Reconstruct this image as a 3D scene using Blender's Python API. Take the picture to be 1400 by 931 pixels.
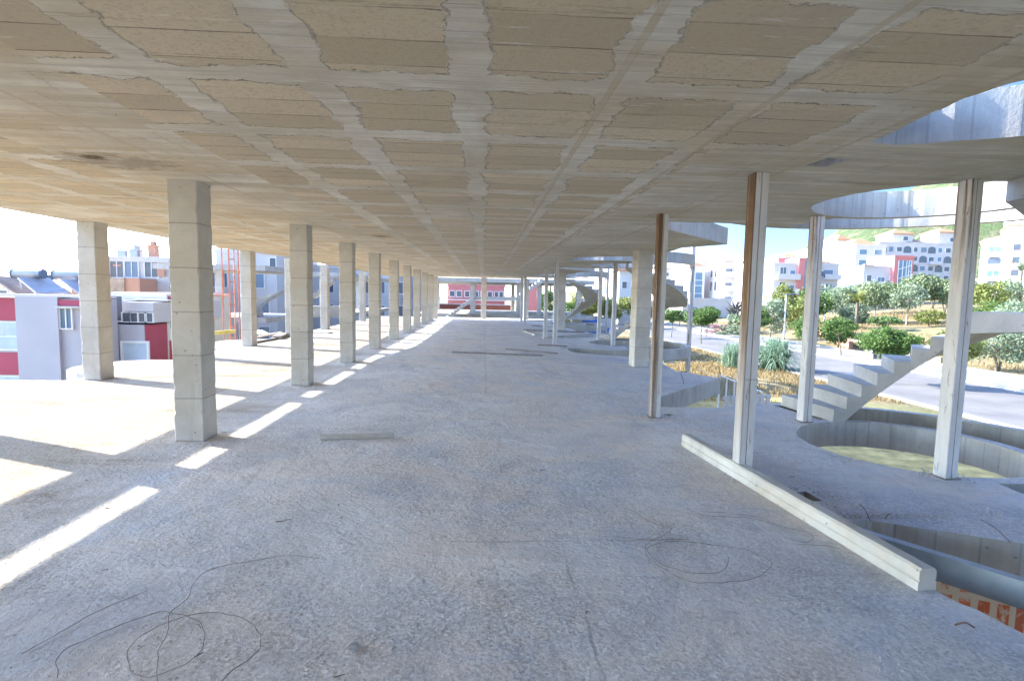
import bpy, bmesh, math, random
from math import sin, cos, pi, radians
from mathutils import Vector, Matrix, noise
from mathutils.geometry import delaunay_2d_cdt
random.seed(7)
S = bpy.context.scene
for o in list(bpy.data.objects): bpy.data.objects.remove(o)
COL = S.collection
# ------------------------------------------------------------ camera
EYE = 1.665; ROOF = 2.8; F = 735.0
PITCH, YAW, ROLL = radians(4.8221), radians(3.1236), radians(1.15)
rx = Vector((cos(YAW), -sin(YAW), 0)); fw = Vector((sin(YAW), cos(YAW), 0)); up = Vector((0, 0, 1))
FW = fw*cos(PITCH) - up*sin(PITCH); U2 = up*cos(PITCH) + fw*sin(PITCH)
RX = rx*cos(ROLL) + U2*sin(ROLL); UP = -rx*sin(ROLL) + U2*cos(ROLL)
cd = bpy.data.cameras.new('camera'); cam = bpy.data.objects.new('camera', cd); COL.objects.link(cam)
cam.matrix_world = Matrix(((RX.x, UP.x, -FW.x, 0), (RX.y, UP.y, -FW.y, 0), (RX.z, UP.z, -FW.z, EYE), (0, 0, 0, 1)))
cd.sensor_width = 36; cd.lens = 36*F/1400; cd.clip_start = 0.05; cd.clip_end = 3000
S.camera = cam
# ------------------------------------------------------------ light
SUN_EL = radians(29.5); SUN_AZ = radians(-67)          # azimuth from +Y towards +X
w = bpy.data.worlds.new('World'); S.world = w; w.use_nodes = True
nt = w.node_tree; bg = nt.nodes['Background']
sky = nt.nodes.new('ShaderNodeTexSky'); sky.sky_type = 'NISHITA'; sky.sun_disc = False
sky.sun_elevation = SUN_EL; sky.sun_rotation = SUN_AZ; sky.air_density = 1.0; sky.dust_density = 0.1; sky.ozone_density = 2.5
# hazy glow round the low sun: the sky is brighter towards it and deeper away from it
wtc = nt.nodes.new('ShaderNodeTexCoord'); dp = nt.nodes.new('ShaderNodeVectorMath'); dp.operation = 'DOT_PRODUCT'
dp.inputs[1].default_value = (sin(SUN_AZ), cos(SUN_AZ), 0); nt.links.new(wtc.outputs['Generated'], dp.inputs[0])
mr = nt.nodes.new('ShaderNodeMapRange'); mr.interpolation_type = 'SMOOTHSTEP'; nt.links.new(dp.outputs['Value'], mr.inputs[0])
for i_, v_ in ((1, -.1), (2, .9), (3, .38), (4, 2.5)): mr.inputs[i_].default_value = v_
vm = nt.nodes.new('ShaderNodeVectorMath'); vm.operation = 'SCALE'; nt.links.new(sky.outputs[0], vm.inputs[0]); nt.links.new(mr.outputs[0], vm.inputs['Scale'])
vt = nt.nodes.new('ShaderNodeVectorMath'); vt.operation = 'MULTIPLY'; nt.links.new(vm.outputs[0], vt.inputs[0])
tm = nt.nodes.new('ShaderNodeMix'); tm.data_type = 'RGBA'; tm.inputs[6].default_value = (.60, .72, .98, 1); tm.inputs[7].default_value = (.96, .90, .92, 1)
mr2 = nt.nodes.new('ShaderNodeMapRange'); mr2.inputs[1].default_value = -.1; mr2.inputs[2].default_value = .55
nt.links.new(dp.outputs['Value'], mr2.inputs[0]); nt.links.new(mr2.outputs[0], tm.inputs[0]); nt.links.new(tm.outputs[2], vt.inputs[1])
nt.links.new(vt.outputs[0], bg.inputs[0]); bg.inputs[1].default_value = 0.105
sl = bpy.data.lights.new('sun', 'SUN'); sl.energy = 2.0; sl.angle = radians(0.5); sl.color = (1, .92, .78)
so = bpy.data.objects.new('sun', sl); COL.objects.link(so)
sd = Vector((sin(SUN_AZ)*cos(SUN_EL), cos(SUN_AZ)*cos(SUN_EL), sin(SUN_EL)))
so.rotation_euler = sd.to_track_quat('Z', 'Y').to_euler()
S.view_settings.view_transform = 'Standard'; S.view_settings.look = 'None'
S.view_settings.exposure = 3.2; S.view_settings.gamma = 1
# ------------------------------------------------------------ helpers
def ray(px, py): return FW + RX*((px-700)/F) - UP*((py-465.5)/F)
def onz(px, py, z=0.0):
    d = ray(px, py); t = (z-EYE)/d.z; return Vector((d.x*t, d.y*t, z))
def ony(px, py, Y):
    d = ray(px, py); t = Y/d.y; return Vector((d.x*t, Y, EYE+d.z*t))
def tag(o, label=None, cat=None, group=None, kind=None):
    if label: o['label'] = label
    if cat: o['category'] = cat
    if group: o['group'] = group
    if kind: o['kind'] = kind
    return o
def empty(name, loc, rz=0, label=None, cat=None, group=None):
    o = bpy.data.objects.new(name, None); COL.objects.link(o); o.location = loc; o.rotation_euler = (0, 0, rz)
    o.empty_display_size = .2
    return tag(o, label, cat, group)
def copy_tree(o, parent=None):
    c = o.copy(); COL.objects.link(c); c.parent = parent
    for ch in list(o.children): copy_tree(ch, c)
    return c
class MB:
    def __init__(s): s.v = []; s.f = []; s.m = []
    def add(s, vs, fs, m=0):
        n = len(s.v); s.v += [tuple(v) for v in vs]; s.f += [tuple(i+n for i in f) for f in fs]; s.m += [m]*len(fs); return s
    def box(s, x0, x1, y0, y1, z0, z1, m=0):
        vs = [(x, y, z) for z in (z0, z1) for x, y in ((x0, y0), (x1, y0), (x1, y1), (x0, y1))]
        return s.add(vs, [(3, 2, 1, 0), (4, 5, 6, 7), (0, 1, 5, 4), (1, 2, 6, 5), (2, 3, 7, 6), (3, 0, 4, 7)], m)
    def obox(s, a, b, w, h, m=0, roll=0):
        """box along a->b, width w (sideways) height h (upwards, a and b on its centre line)"""
        a = Vector(a); b = Vector(b); d = (b-a).normalized()
        side = d.cross(Vector((0, 0, 1)))
        if side.length < 1e-3: side = Vector((1, 0, 0))
        side.normalize(); u = side.cross(d)
        if roll: R = Matrix.Rotation(roll, 3, d); side = R @ side; u = R @ u
        vs = [p + side*(sx*w/2) + u*(sz*h/2) for p in (a, b) for sx, sz in ((-1, -1), (1, -1), (1, 1), (-1, 1))]
        return s.add(vs, [(0, 1, 2, 3), (7, 6, 5, 4), (4, 5, 1, 0), (5, 6, 2, 1), (6, 7, 3, 2), (7, 4, 0, 3)], m)
    def tube(s, pts, r, n=6, m=0, r2=None, caps=True):
        pts = [Vector(p) for p in pts]; k = len(pts); rings = []; prev = None
        for i, p in enumerate(pts):
            d = (pts[min(i+1, k-1)]-pts[max(i-1, 0)]).normalized()
            if prev is None: prev = d.orthogonal().normalized()
            a = (prev - d*prev.dot(d)).normalized(); prev = a; b = d.cross(a)
            rr = r if r2 is None else r+(r2-r)*i/(k-1)
            rings.append([p + a*(cos(t)*rr) + b*(sin(t)*rr) for t in [2*pi*j/n for j in range(n)]])
        vs = [v for q in rings for v in q]; fs = []
        for i in range(k-1):
            for j in range(n): fs.append((i*n+j, i*n+(j+1) % n, (i+1)*n+(j+1) % n, (i+1)*n+j))
        if caps: fs.append(tuple(range(n-1, -1, -1))); fs.append(tuple((k-1)*n+j for j in range(n)))
        return s.add(vs, fs, m)
    def prism(s, poly, z0, z1, m=0):
        n = len(poly); vs = [(x, y, z0) for x, y in poly] + [(x, y, z1) for x, y in poly]
        return s.add(vs, [tuple(range(n-1, -1, -1)), tuple(range(n, 2*n))] + [(i, (i+1) % n, n+(i+1) % n, n+i) for i in range(n)], m)
    def build(s, name, mats, parent=None, smooth=False, bevel=0):
        me = bpy.data.meshes.new(name); me.from_pydata(s.v, [], s.f); me.update()
        if not isinstance(mats, (list, tuple)): mats = [mats]
        for m in mats: me.materials.append(m)
        if len(mats) > 1: me.polygons.foreach_set('material_index', s.m)
        if smooth: me.polygons.foreach_set('use_smooth', [True]*len(s.f))
        o = bpy.data.objects.new(name, me); COL.objects.link(o)
        if parent: o.parent = parent
        if bevel:
            b = o.modifiers.new('bevel', 'BEVEL'); b.width = bevel; b.segments = 1; b.limit_method = 'ANGLE'
        return o
# ------------------------------------------------------------ material tools
class NT:
    def __init__(s, name, rough=.9):
        s.m = bpy.data.materials.new(name); s.m.use_nodes = True; s.t = s.m.node_tree
        s.b = s.t.nodes['Principled BSDF']; s.b.inputs['Roughness'].default_value = rough
        s.b.inputs['Specular IOR Level'].default_value = .25
        s.tc = s.t.nodes.new('ShaderNodeTexCoord')
    def n(s, typ, **kw):
        x = s.t.nodes.new(typ)
        for k, v in kw.items(): setattr(x, k, v)
        return x
    def l(s, a, b): s.t.links.new(a, b); return b
    def coord(s, scale=(1, 1, 1), kind='Object', loc=(0, 0, 0), rot=(0, 0, 0)):
        mp = s.n('ShaderNodeMapping'); mp.inputs['Scale'].default_value = scale; mp.inputs['Location'].default_value = loc; mp.inputs['Rotation'].default_value = rot
        s.l(s.tc.outputs[kind], mp.inputs[0]); return mp.outputs[0]
    def noise(s, sc, co=None, det=4, rough=.6, dist=0):
        x = s.n('ShaderNodeTexNoise'); x.inputs['Scale'].default_value = sc; x.inputs['Detail'].default_value = det
        x.inputs['Roughness'].default_value = rough; x.inputs['Distortion'].default_value = dist
        s.l(co if co is not None else s.tc.outputs['Object'], x.inputs['Vector']); return x.outputs['Fac']
    def voro(s, sc, co=None, feature='F1', out='Distance'):
        x = s.n('ShaderNodeTexVoronoi', feature=feature); x.inputs['Scale'].default_value = sc
        s.l(co if co is not None else s.tc.outputs['Object'], x.inputs['Vector']); return x.outputs[out]
    def math(s, op, a, b=0, c=None):
        x = s.n('ShaderNodeMath', operation=op)
        for i, v in enumerate((a, b, c)):
            if v is None: continue
            if isinstance(v, (int, float)): x.inputs[i].default_value = v
            else: s.l(v, x.inputs[i])
        return x.outputs[0]
    def ramp(s, fac, lo, hi, a=0, b=1):
        x = s.n('ShaderNodeMapRange'); x.inputs[1].default_value = lo; x.inputs[2].default_value = hi
        x.inputs[3].default_value = a; x.inputs[4].default_value = b; s.l(fac, x.inputs[0]); return x.outputs[0]
    def mix(s, fac, a, b, mode='MIX'):
        x = s.n('ShaderNodeMix', data_type='RGBA', blend_type=mode)
        for i, v in ((0, fac), (6, a), (7, b)):
            if isinstance(v, tuple): x.inputs[i].default_value = (*v, 1) if len(v) == 3 else v
            elif isinstance(v, (int, float)): x.inputs[i].default_value = v
            else: s.l(v, x.inputs[i])
        return x.outputs[2]
    def color(s, c):
        if isinstance(c, tuple): s.b.inputs['Base Color'].default_value = (*c, 1)
        else: s.l(c, s.b.inputs['Base Color'])
    def bump(s, h, strength=.4, dist=.02, prev=None):
        x = s.n('ShaderNodeBump'); x.inputs['Strength'].default_value = strength; x.inputs['Distance'].default_value = dist
        s.l(h, x.inputs['Height'])
        if prev is not None: s.l(prev, x.inputs['Normal'])
        s.l(x.outputs[0], s.b.inputs['Normal']); return x.outputs[0]
    def xyz(s, kind='Object'):
        x = s.n('ShaderNodeSeparateXYZ'); s.l(s.tc.outputs[kind], x.inputs[0]); return x.outputs
def plain(name, c, rough=.8, var=.12, sc=3.0, metal=0, bump=0):
    m = NT(name, rough); n = m.noise(sc, det=5)
    c2 = tuple(max(0, v*(1-var*1.5)) for v in c); c1 = tuple(min(1, v*(1+var)) for v in c)
    m.color(m.mix(m.ramp(n, .3, .7), c2, c1)); m.b.inputs['Metallic'].default_value = metal
    if bump: m.bump(m.noise(sc*12, det=3), bump, .01)
    return m.m
def world_xy(m):                                   # generated object coordinates of a mesh at the origin are world ones
    return m.tc.outputs['Object']
def mat_floor():
    m = NT('rough_concrete_floor', .95); x, y, z = m.xyz()
    def nz(sc, lo, hi, loc=(0, 0, 0), scale=(1, 1, 1), rot=0, dist=.8, rough=.7, det=7):
        return m.ramp(m.noise(sc, m.coord(scale, loc=loc, rot=(0, 0, rot)), det=det, rough=rough, dist=dist), lo, hi)
    def lay(c, f, k, col): return m.mix(m.math('MULTIPLY', f, k), c, col)
    c = m.mix(nz(.55, .36, .64), (.58, .565, .56), (.73, .71, .70))
    c = lay(c, nz(.8, .50, .60, (40, 22, 5), (1, .7, 1)), .6, (.50, .53, .60))            # bluish laitance
    c = lay(c, nz(.6, .48, .60, (70, 2, 5), (.8, 1.2, 1), .4), .6, (.74, .64, .56))      # pinkish dust
    c = lay(c, nz(1.9, .50, .66, (3, 3, 3)), .5, (.48, .47, .48))
    c = lay(c, nz(.9, .57, .66, (3, 7, 0), (1, .45, 1), 0, 1.3), .5, (.42, .40, .40))      # dark damp marks
    c = lay(c, nz(1.3, .60, .66, (7, 9, 0), (.35, 2.4, 1), .25, .5, .8), .55, (.36, .35, .36)) # trowel streaks
    c = lay(c, nz(1.0, .60, .66, (17, 39, 0), (.3, 2.0, 1), -.5, .5, .8), .5, (.80, .78, .75))
    sun_dim = m.ramp(m.math('ADD', x, m.ramp(m.noise(.7, det=5), 0, 1, -1.2, 1.2)), -2.6, -4.2)         # earthy brown open side, darkened further so direct sun does not blow out
    c = lay(c, sun_dim, .9, (.36, .30, .225))
    c = lay(c, m.math('MULTIPLY', sun_dim, nz(.9, .50, .62, (5, 60, 0), (.5, 1.6, 1))), .8, (.22, .165, .11))
    jn = m.ramp(m.noise(1.2), 0, 1, -.03, .03)
    joint = m.math('LESS_THAN', m.math('ABSOLUTE', m.math('ADD', m.math('ADD', x, -.07), jn)), .012)
    c = lay(c, m.math('MULTIPLY', m.math('MULTIPLY', joint, m.math('GREATER_THAN', y, 9.0)), nz(1.4, .40, .55)), .45, (.3, .29, .29))
    for (a, b, x0, x1, vert) in ((6.55, 0, -2.35, -1.2, 0), (9.15, 0, -2.2, -1.1, 0), (.55, 0, 1.6, 3.4, 1), (3.52, 0, -.2, 1.1, 0)):   # board edges pressed into the screed
        u, v = (y, x) if not vert else (x, y)
        ln = m.math('MULTIPLY', m.math('LESS_THAN', m.math('ABSOLUTE', m.math('ADD', m.math('SUBTRACT', u, a), m.ramp(m.noise(.9), 0, 1, -.05, .05))), .009), m.math('MULTIPLY', m.math('GREATER_THAN', v, x0), m.math('LESS_THAN', v, x1)))
        c = lay(c, m.math('MULTIPLY', ln, nz(2.2, .40, .55, (9, 9, 9))), .6, (.30, .29, .29))
    # aggregate: gravelly zones and smoother zones
    rough_zone = nz(.75, .40, .60, (11, 50, 3), (1, 1, 1), 0, .6)
    v = m.voro(70, m.coord((1, 1, 1), loc=(.3, .2, 0)), out='Color'); gs = m.n('ShaderNodeSeparateColor'); m.l(v, gs.inputs[0])
    amt = m.ramp(rough_zone, 0, 1, .12, .5)
    grain = m.math('ADD', 1, m.math('MULTIPLY', m.math('SUBTRACT', gs.outputs[0], .55), amt))
    mm = m.n('ShaderNodeMix', data_type='RGBA', blend_type='MULTIPLY'); mm.inputs[0].default_value = 1
    m.l(c, mm.inputs[6]); cc = m.n('ShaderNodeCombineColor'); [m.l(grain, cc.inputs[i]) for i in range(3)]; m.l(cc.outputs[0], mm.inputs[7])
    pit = m.ramp(m.noise(24, det=4, rough=.7), .30, .40)
    c = m.mix(m.math('SUBTRACT', 1, m.math('MULTIPLY', m.math('SUBTRACT', 1, pit), rough_zone)), (.34, .32, .31), mm.outputs[2]); m.color(c)
    vv = m.voro(30, m.coord((1, 1.25, 1), rot=(0, 0, .5)), out='Distance')
    b = m.bump(m.math('MULTIPLY', vv, m.ramp(rough_zone, 0, 1, .25, 1)), .7, .016); b = m.bump(m.math('MULTIPLY', m.noise(42, det=5, rough=.75), m.ramp(rough_zone, 0, 1, .4, 1)), .9, .02, b); m.bump(m.noise(3.5, det=7, rough=.7), .8, .07, b)
    return m.m
def mat_ceiling():
    m = NT('waffle_slab_soffit', .9); x, y, z = m.xyz()
    wob = m.ramp(m.noise(2.2, det=5, rough=.7), .25, .75, -.085, .075)
    wob2 = m.ramp(m.noise(2.1, m.coord(loc=(5, 9, 2)), det=5, rough=.7), .25, .75, -.085, .065)
    PX, PY = .822, 1.03
    def tri(v, off, per):                            # distance from the nearest rib line
        f = m.math('FRACT', m.math('ADD', m.math('DIVIDE', m.math('SUBTRACT', v, off), per), 400.5))
        return m.math('MULTIPLY', m.math('ABSOLUTE', m.math('SUBTRACT', f, .5)), per)
    dx = m.math('ADD', tri(x, -.095, PX), wob); dy = m.math('ADD', tri(y, 3.02, PY), wob2)
    block = m.math('MULTIPLY', m.ramp(dx, .100, .108), m.ramp(dy, .094, .102))
    cell = m.n('ShaderNodeCombineXYZ'); m.l(m.math('FLOOR', m.math('ADD', m.math('DIVIDE', m.math('SUBTRACT', x, -.095), PX), 400)), cell.inputs[0])
    fy3 = m.math('DIVIDE', m.math('SUBTRACT', m.math('SUBTRACT', y, 3.02), .095), .28)
    m.l(m.math('FLOOR', m.math('ADD', m.math('DIVIDE', m.math('SUBTRACT', y, 3.02), PY), 400)), cell.inputs[1])
    wn = m.n('ShaderNodeTexWhiteNoise', noise_dimensions='3D'); m.l(cell.outputs[0], wn.inputs[0]); rnd = wn.outputs['Value']
    # solid zones over columns and along the right edge
    zx = m.math('LESS_THAN', m.math('ABSOLUTE', m.math('ADD', x, 3.0)), .72)
    zr = m.math('MULTIPLY', m.math('GREATER_THAN', x, 1.72), m.math('GREATER_THAN', y, 4.05))
    zr2 = m.math('GREATER_THAN', x, 2.38)
    zl = m.math('LESS_THAN', x, -6.7)
    keep = m.math('SUBTRACT', 1, m.math('MINIMUM', 1, m.math('ADD', m.math('ADD', zx, zr), m.math('ADD', zr2, zl))))
    block = m.math('MULTIPLY', m.math('MULTIPLY', block, keep), m.math('LESS_THAN', rnd, .90))
    # concrete of the ribs: board streaks along x, patches
    st = m.noise(1.0, m.coord((.9, 16, 1)), det=5, rough=.7)
    pa = m.noise(1.1, det=5, rough=.6, dist=.5)
    rib = m.mix(m.ramp(pa, .38, .62), (.60, .545, .43), (.76, .72, .62))
    rib = m.mix(m.ramp(st, .42, .70, 0, .5), rib, (.40, .36, .30))
    och = m.ramp(m.noise(.8, m.coord(loc=(2, 2, 8)), det=5, dist=.8), .52, .70)
    rib = m.mix(m.math('MULTIPLY', och, .6), rib, (.62, .49, .30))
    white = m.ramp(m.noise(2.4, m.coord((1, 2.6, 1), loc=(9, 1, 1)), det=6, rough=.7), .56, .68)
    rib = m.mix(m.math('MULTIPLY', white, .6), rib, (.74, .72, .66))
    wn2 = m.n('ShaderNodeTexWhiteNoise', noise_dimensions='2D'); pc = m.n('ShaderNodeCombineXYZ')
    m.l(m.math('FLOOR', m.math('MULTIPLY', y, 9.0)), pc.inputs[0]); m.l(m.math('FLOOR', m.math('ADD', m.math('MULTIPLY', x, .55), m.math('MULTIPLY', m.math('FLOOR', m.math('MULTIPLY', y, 9.0)), .37))), pc.inputs[1]); m.l(pc.outputs[0], wn2.inputs[0])
    solid = m.math('SUBTRACT', 1, keep)
    rib = m.mix(m.math('MULTIPLY', m.ramp(wn2.outputs['Value'], 0, 1, 0, .6), m.ramp(solid, 0, 1, .25, 1)), rib, (.47, .38, .24))
    pl = m.math('LESS_THAN', m.math('FRACT', m.math('MULTIPLY', y, 9.0)), .07); rib = m.mix(m.math('MULTIPLY', m.math('MULTIPLY', pl, m.ramp(m.noise(2.5, m.coord((.5, 3, 1))), .42, .6)), .55), rib, (.24, .20, .15))
    fine = m.noise(2.5, m.coord((.6, 24, 1), loc=(3, 3, 3)), det=6, rough=.8); rib = m.mix(m.ramp(fine, .52, .72, 0, .6), rib, (.34, .29, .22))
    ol = m.ramp(m.noise(.6, m.coord(loc=(31, 5, 1)), det=6, rough=.7, dist=1.0), .46, .66); rib = m.mix(m.math('MULTIPLY', ol, .5), rib, (.43, .385, .28))
    # blocks: three rows across y, porous sandy aggregate
    wb = m.n('ShaderNodeTexWhiteNoise', noise_dimensions='3D'); cb = m.n('ShaderNodeCombineXYZ'); m.l(m.math('FLOOR', m.math('ADD', fy3, 400)), cb.inputs[0]); m.l(cell.outputs[0], m.n('ShaderNodeSeparateXYZ').inputs[0])
    m.l(m.math('FLOOR', m.math('ADD', m.math('DIVIDE', m.math('SUBTRACT', x, -.095), PX), 400)), cb.inputs[1]); m.l(cb.outputs[0], wb.inputs[0])
    br = m.mix(wb.outputs['Value'], (.49, .405, .275), (.66, .555, .39))
    g = m.voro(62, out='Color'); gs = m.n('ShaderNodeSeparateColor'); m.l(g, gs.inputs[0])
    br = m.mix(m.ramp(gs.outputs[0], .6, 1, 0, .4), br, (.40, .32, .23))
    br = m.mix(m.ramp(m.noise(2, det=4, dist=.5), .5, .72, 0, .55), br, (.46, .40, .31))
    fr = m.math('FRACT', m.math('ADD', m.math('ADD', fy3, 400), m.ramp(m.noise(7), 0, 1, -.03, .03)))
    crack = m.math('LESS_THAN', m.math('ABSOLUTE', m.math('SUBTRACT', fr, .5)), .012)
    # shift so that joints sit between blocks
    fr2 = m.math('ABSOLUTE', m.math('SUBTRACT', m.math('FRACT', m.math('ADD', m.math('ADD', fy3, 400), m.ramp(m.noise(3), 0, 1, -.05, .05))), .0))
    joint = m.math('MULTIPLY', m.math('LESS_THAN', m.math('MINIMUM', fr2, m.math('SUBTRACT', 1, fr2)), .018), m.ramp(m.noise(1.7, m.coord(loc=(8, 1, 6)), det=4), .38, .56, .15, 1))
    br = m.mix(m.math('MULTIPLY', joint, .75), br, (.12, .09, .07))
    c = m.mix(block, rib, br)
    edge = m.math('MULTIPLY', m.math('LESS_THAN', m.math('ABSOLUTE', m.math('SUBTRACT', m.math('MINIMUM', dx, dy), .094)), .006), m.ramp(m.noise(5, m.coord(loc=(4, 4, 4))), .44, .52))
    c = m.mix(m.math('MULTIPLY', m.math('MULTIPLY', edge, keep), .55), c, (.24, .19, .14))
    # formwork seams running along y
    seam = None
    for sx in (.685, 1.62, 2.62, -2.85, -4.5):
        s1 = m.math('LESS_THAN', m.math('ABSOLUTE', m.math('ADD', m.math('SUBTRACT', x, sx), m.ramp(m.noise(9), 0, 1, -.008, .008))), .02)
        seam = s1 if seam is None else m.math('MAXIMUM', seam, s1)
    c = m.mix(m.math('MULTIPLY', seam, m.ramp(m.noise(6), .3, .6, .3, .85)), c, (.50, .41, .28))
    # damp stains
    dark = m.ramp(m.noise(1.3, m.coord(loc=(20, 3, 1)), det=6, rough=.75, dist=1), .60, .74)
    c = m.mix(m.math('MULTIPLY', dark, .5), c, (.27, .23, .18))
    d = None
    for (a, b, ra, k) in ((-3.45, 5.05, .16, .95), (-3.35, 5.2, .6, .45), (-2.1, 11.2, .28, .8)):
        vx = m.math('POWER', m.math('DIVIDE', m.math('SUBTRACT', x, a), ra), 2); vy = m.math('POWER', m.math('DIVIDE', m.math('SUBTRACT', y, b), ra*.6), 2)
        q = m.math('MULTIPLY', m.ramp(m.math('ADD', m.math('ADD', vx, vy), m.ramp(m.noise(6, m.coord((1, 2.2, 1)), det=6, rough=.75), .25, .75, -1.1, 1.3)), 1.0, .35), k); d = q if d is None else m.math('MAXIMUM', d, q)
    c = m.mix(d, c, (.11, .075, .04)); run = m.ramp(m.noise(1.2, m.coord((.55, 9, 1), loc=(60, 3, 0)), det=7, rough=.8, dist=.3), .60, .66); c = m.mix(m.math('MULTIPLY', run, .6), c, (.24, .17, .10))
    run2 = m.ramp(m.noise(1.7, m.coord((7, .6, 1), loc=(6, 33, 0)), det=7, rough=.8, dist=.3), .63, .68); c = m.mix(m.math('MULTIPLY', run2, .5), c, (.27, .21, .14))
    eff = m.ramp(m.noise(2.0, m.coord((.7, 5, 1), loc=(16, 73, 0)), det=7, rough=.8), .60, .68); c = m.mix(m.math('MULTIPLY', eff, .6), c, (.78, .77, .72))
    m.color(c)
    h = m.math('ADD', m.math('MULTIPLY', m.math('SUBTRACT', 1, block), 1.0), m.math('MULTIPLY', seam, .8))
    b = m.bump(h, 1.0, .025); b = m.bump(m.math('MULTIPLY', m.math('ADD', joint, edge), -1), .8, .02, b); b = m.bump(m.math('ADD', m.math('MULTIPLY', m.noise(45, det=3), block), m.math('MULTIPLY', st, .8)), .7, .006, b)
    m.bump(m.noise(5, det=5), .5, .02, b)
    return m.m
def mat_concrete(name, a=(.48, .46, .43), b=(.62, .605, .58), tint=(.47, .39, .27), boards=None, lines=0, tk=.35, pits=True):
    """cast concrete; boards='v' gives vertical board marks; lines = spacing in m of pour lines on z"""
    m = NT(name, .88); x, y, z = m.xyz()
    c = m.mix(m.ramp(m.noise(1.6, det=6, rough=.65, dist=.4), .35, .65), a, b)
    c = m.mix(m.math('MULTIPLY', m.ramp(m.noise(1.1, m.coord(loc=(7, 3, 9)), det=5, dist=.5), .5, .7), tk), c, tint)
    drip = m.ramp(m.noise(3.5, m.coord((1, 1, .12)), det=5, rough=.7), .58, .75)
    c = m.mix(m.math('MULTIPLY', drip, .4), c, tuple(v*.5 for v in a))
    h = m.noise(30, det=4, rough=.7)
    if boards:
        st = m.math('FRACT', m.math('MULTIPLY', m.math('ADD', m.math('ADD', x, m.math('MULTIPLY', y, .83)), 50), 7.5))
        bl = m.math('LESS_THAN', st, .07); c = m.mix(m.math('MULTIPLY', bl, .4), c, tuple(v*.55 for v in a))
        cs = m.noise(2.2, m.coord((6, 6, .25)), det=3); c = m.mix(m.ramp(cs, .35, .7, 0, .35), c, tuple(v*.7 for v in a))
        h = m.math('ADD', h, m.math('MULTIPLY', bl, -.6))
    if lines:
        f = m.math('FRACT', m.math('ADD', m.math('ADD', m.math('DIVIDE', z, lines), 20), m.ramp(m.noise(4), 0, 1, -.012, .012)))
        ln = m.math('LESS_THAN', f, .028); c = m.mix(m.math('MULTIPLY', ln, .62), c, (.24, .22, .20))
        f2 = m.math('FLOOR', m.math('ADD', m.math('DIVIDE', z, lines), 20)); wn = m.n('ShaderNodeTexWhiteNoise', noise_dimensions='1D'); m.l(f2, wn.inputs['W'])
        c = m.mix(m.ramp(wn.outputs['Value'], 0, 1, 0, .22), c, tuple(v*.72 for v in a))
        h = m.math('ADD', h, m.math('MULTIPLY', ln, -1.2))
    if pits:
        p = m.voro(11, m.coord((1, 1, 1.2)), out='Distance'); pn = m.math('MULTIPLY', m.math('LESS_THAN', p, .13), m.math('GREATER_THAN', m.noise(4, det=2), .5))
        c = m.mix(m.math('MULTIPLY', pn, .7), c, (.2, .18, .16)); h = m.math('SUBTRACT', h, pn)
    m.color(c); m.bump(h, .55, .008)
    return m.m
def mat_steel(name, rust=.5):
    m = NT(name, .6); x, y, z = m.xyz()
    c = m.mix(m.ramp(m.noise(3, m.coord((3, 3, .6)), det=5), .3, .7), (.50, .495, .49), (.64, .635, .63))
    r = m.ramp(m.noise(2.6, m.coord((5, 5, .9)), det=7, rough=.75, dist=.6), .70-rust*.22, .76-rust*.18)
    top = m.ramp(z, 1.6, 2.8, 0, 1)
    r = m.math('MAXIMUM', r, m.math('MULTIPLY', top, m.ramp(m.noise(3.2, m.coord((9, 9, .35)), det=5), .60-rust*.14, .66-rust*.1)))
    if rust > 1:
        side = m.math('LESS_THAN', x, -.052 if rust < 1.1 else -.012); low = m.ramp(z, .2, 1.6, .25 if rust < 1.1 else .8, 1); cov = m.math('MULTIPLY', low, m.ramp(m.noise(1.6, m.coord((8, 8, .5)), det=6, rough=.7), .34, .50, .35, 1)); r = m.math('ADD', m.math('MULTIPLY', side, cov), m.math('MULTIPLY', m.math('SUBTRACT', 1, side), m.math('MULTIPLY', m.ramp(m.noise(3, m.coord((6, 6, .8)), det=7, rough=.75), .60, .66), .8)))
    rc = m.mix(m.noise(9, det=5), (.10, .06, .038), (.22, .13, .065))
    m.color(m.mix(r, c, rc)); m.bump(m.noise(40, det=3), .3, .003)
    return m.m
M = {}
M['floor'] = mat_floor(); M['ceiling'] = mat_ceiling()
M['edge'] = mat_concrete('board_marked_concrete', a=(.36, .35, .33), b=(.50, .49, .465), boards='v', pits=True, tk=.5)
M['column'] = mat_concrete('cast_concrete_column', a=(.45, .43, .385), b=(.60, .58, .535), lines=.47)
M['stair'] = mat_concrete('stair_concrete', a=(.34, .335, .32), b=(.47, .46, .44), pits=True, tk=.25)
M['soffit'] = mat_concrete('board_marked_stair_soffit', a=(.40, .385, .36), b=(.55, .535, .5), boards='v', pits=False)
M['steel'] = mat_steel('painted_steel', .5); M['steel_rusty'] = mat_steel('rusty_painted_steel', 1.25)
M['steel_side'] = mat_steel('side_rusted_painted_steel', 1.02)
M['plate'] = plain('weathered_base_plate', (.30, .25, .21), .8, .3, 8)
M['joist'] = mat_concrete('precast_joist_concrete', a=(.40, .385, .35), b=(.56, .54, .50), tint=(.40, .32, .22), pits=True, tk=.7)
M['galv'] = plain('galvanised_steel', (.36, .42, .48), .5, .12, 6, metal=.25)
M['wood'] = plain('weathered_timber', (.42, .36, .29), .85, .25, 9, bump=.3)
M['darkwood'] = plain('dark_timber', (.25, .22, .20), .85, .25, 9)
M['rebar'] = plain('rusty_rebar', (.15, .10, .08), .8, .3, 20)
M['wire'] = plain('rusty_wire', (.20, .155, .13), .7, .2, 20)
M['pebble'] = plain('pale_stone', (.46, .44, .42), .9, .25, 40)
M['white'] = plain('white_render', (.62, .60, .595), .85, .05, .4)
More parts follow.
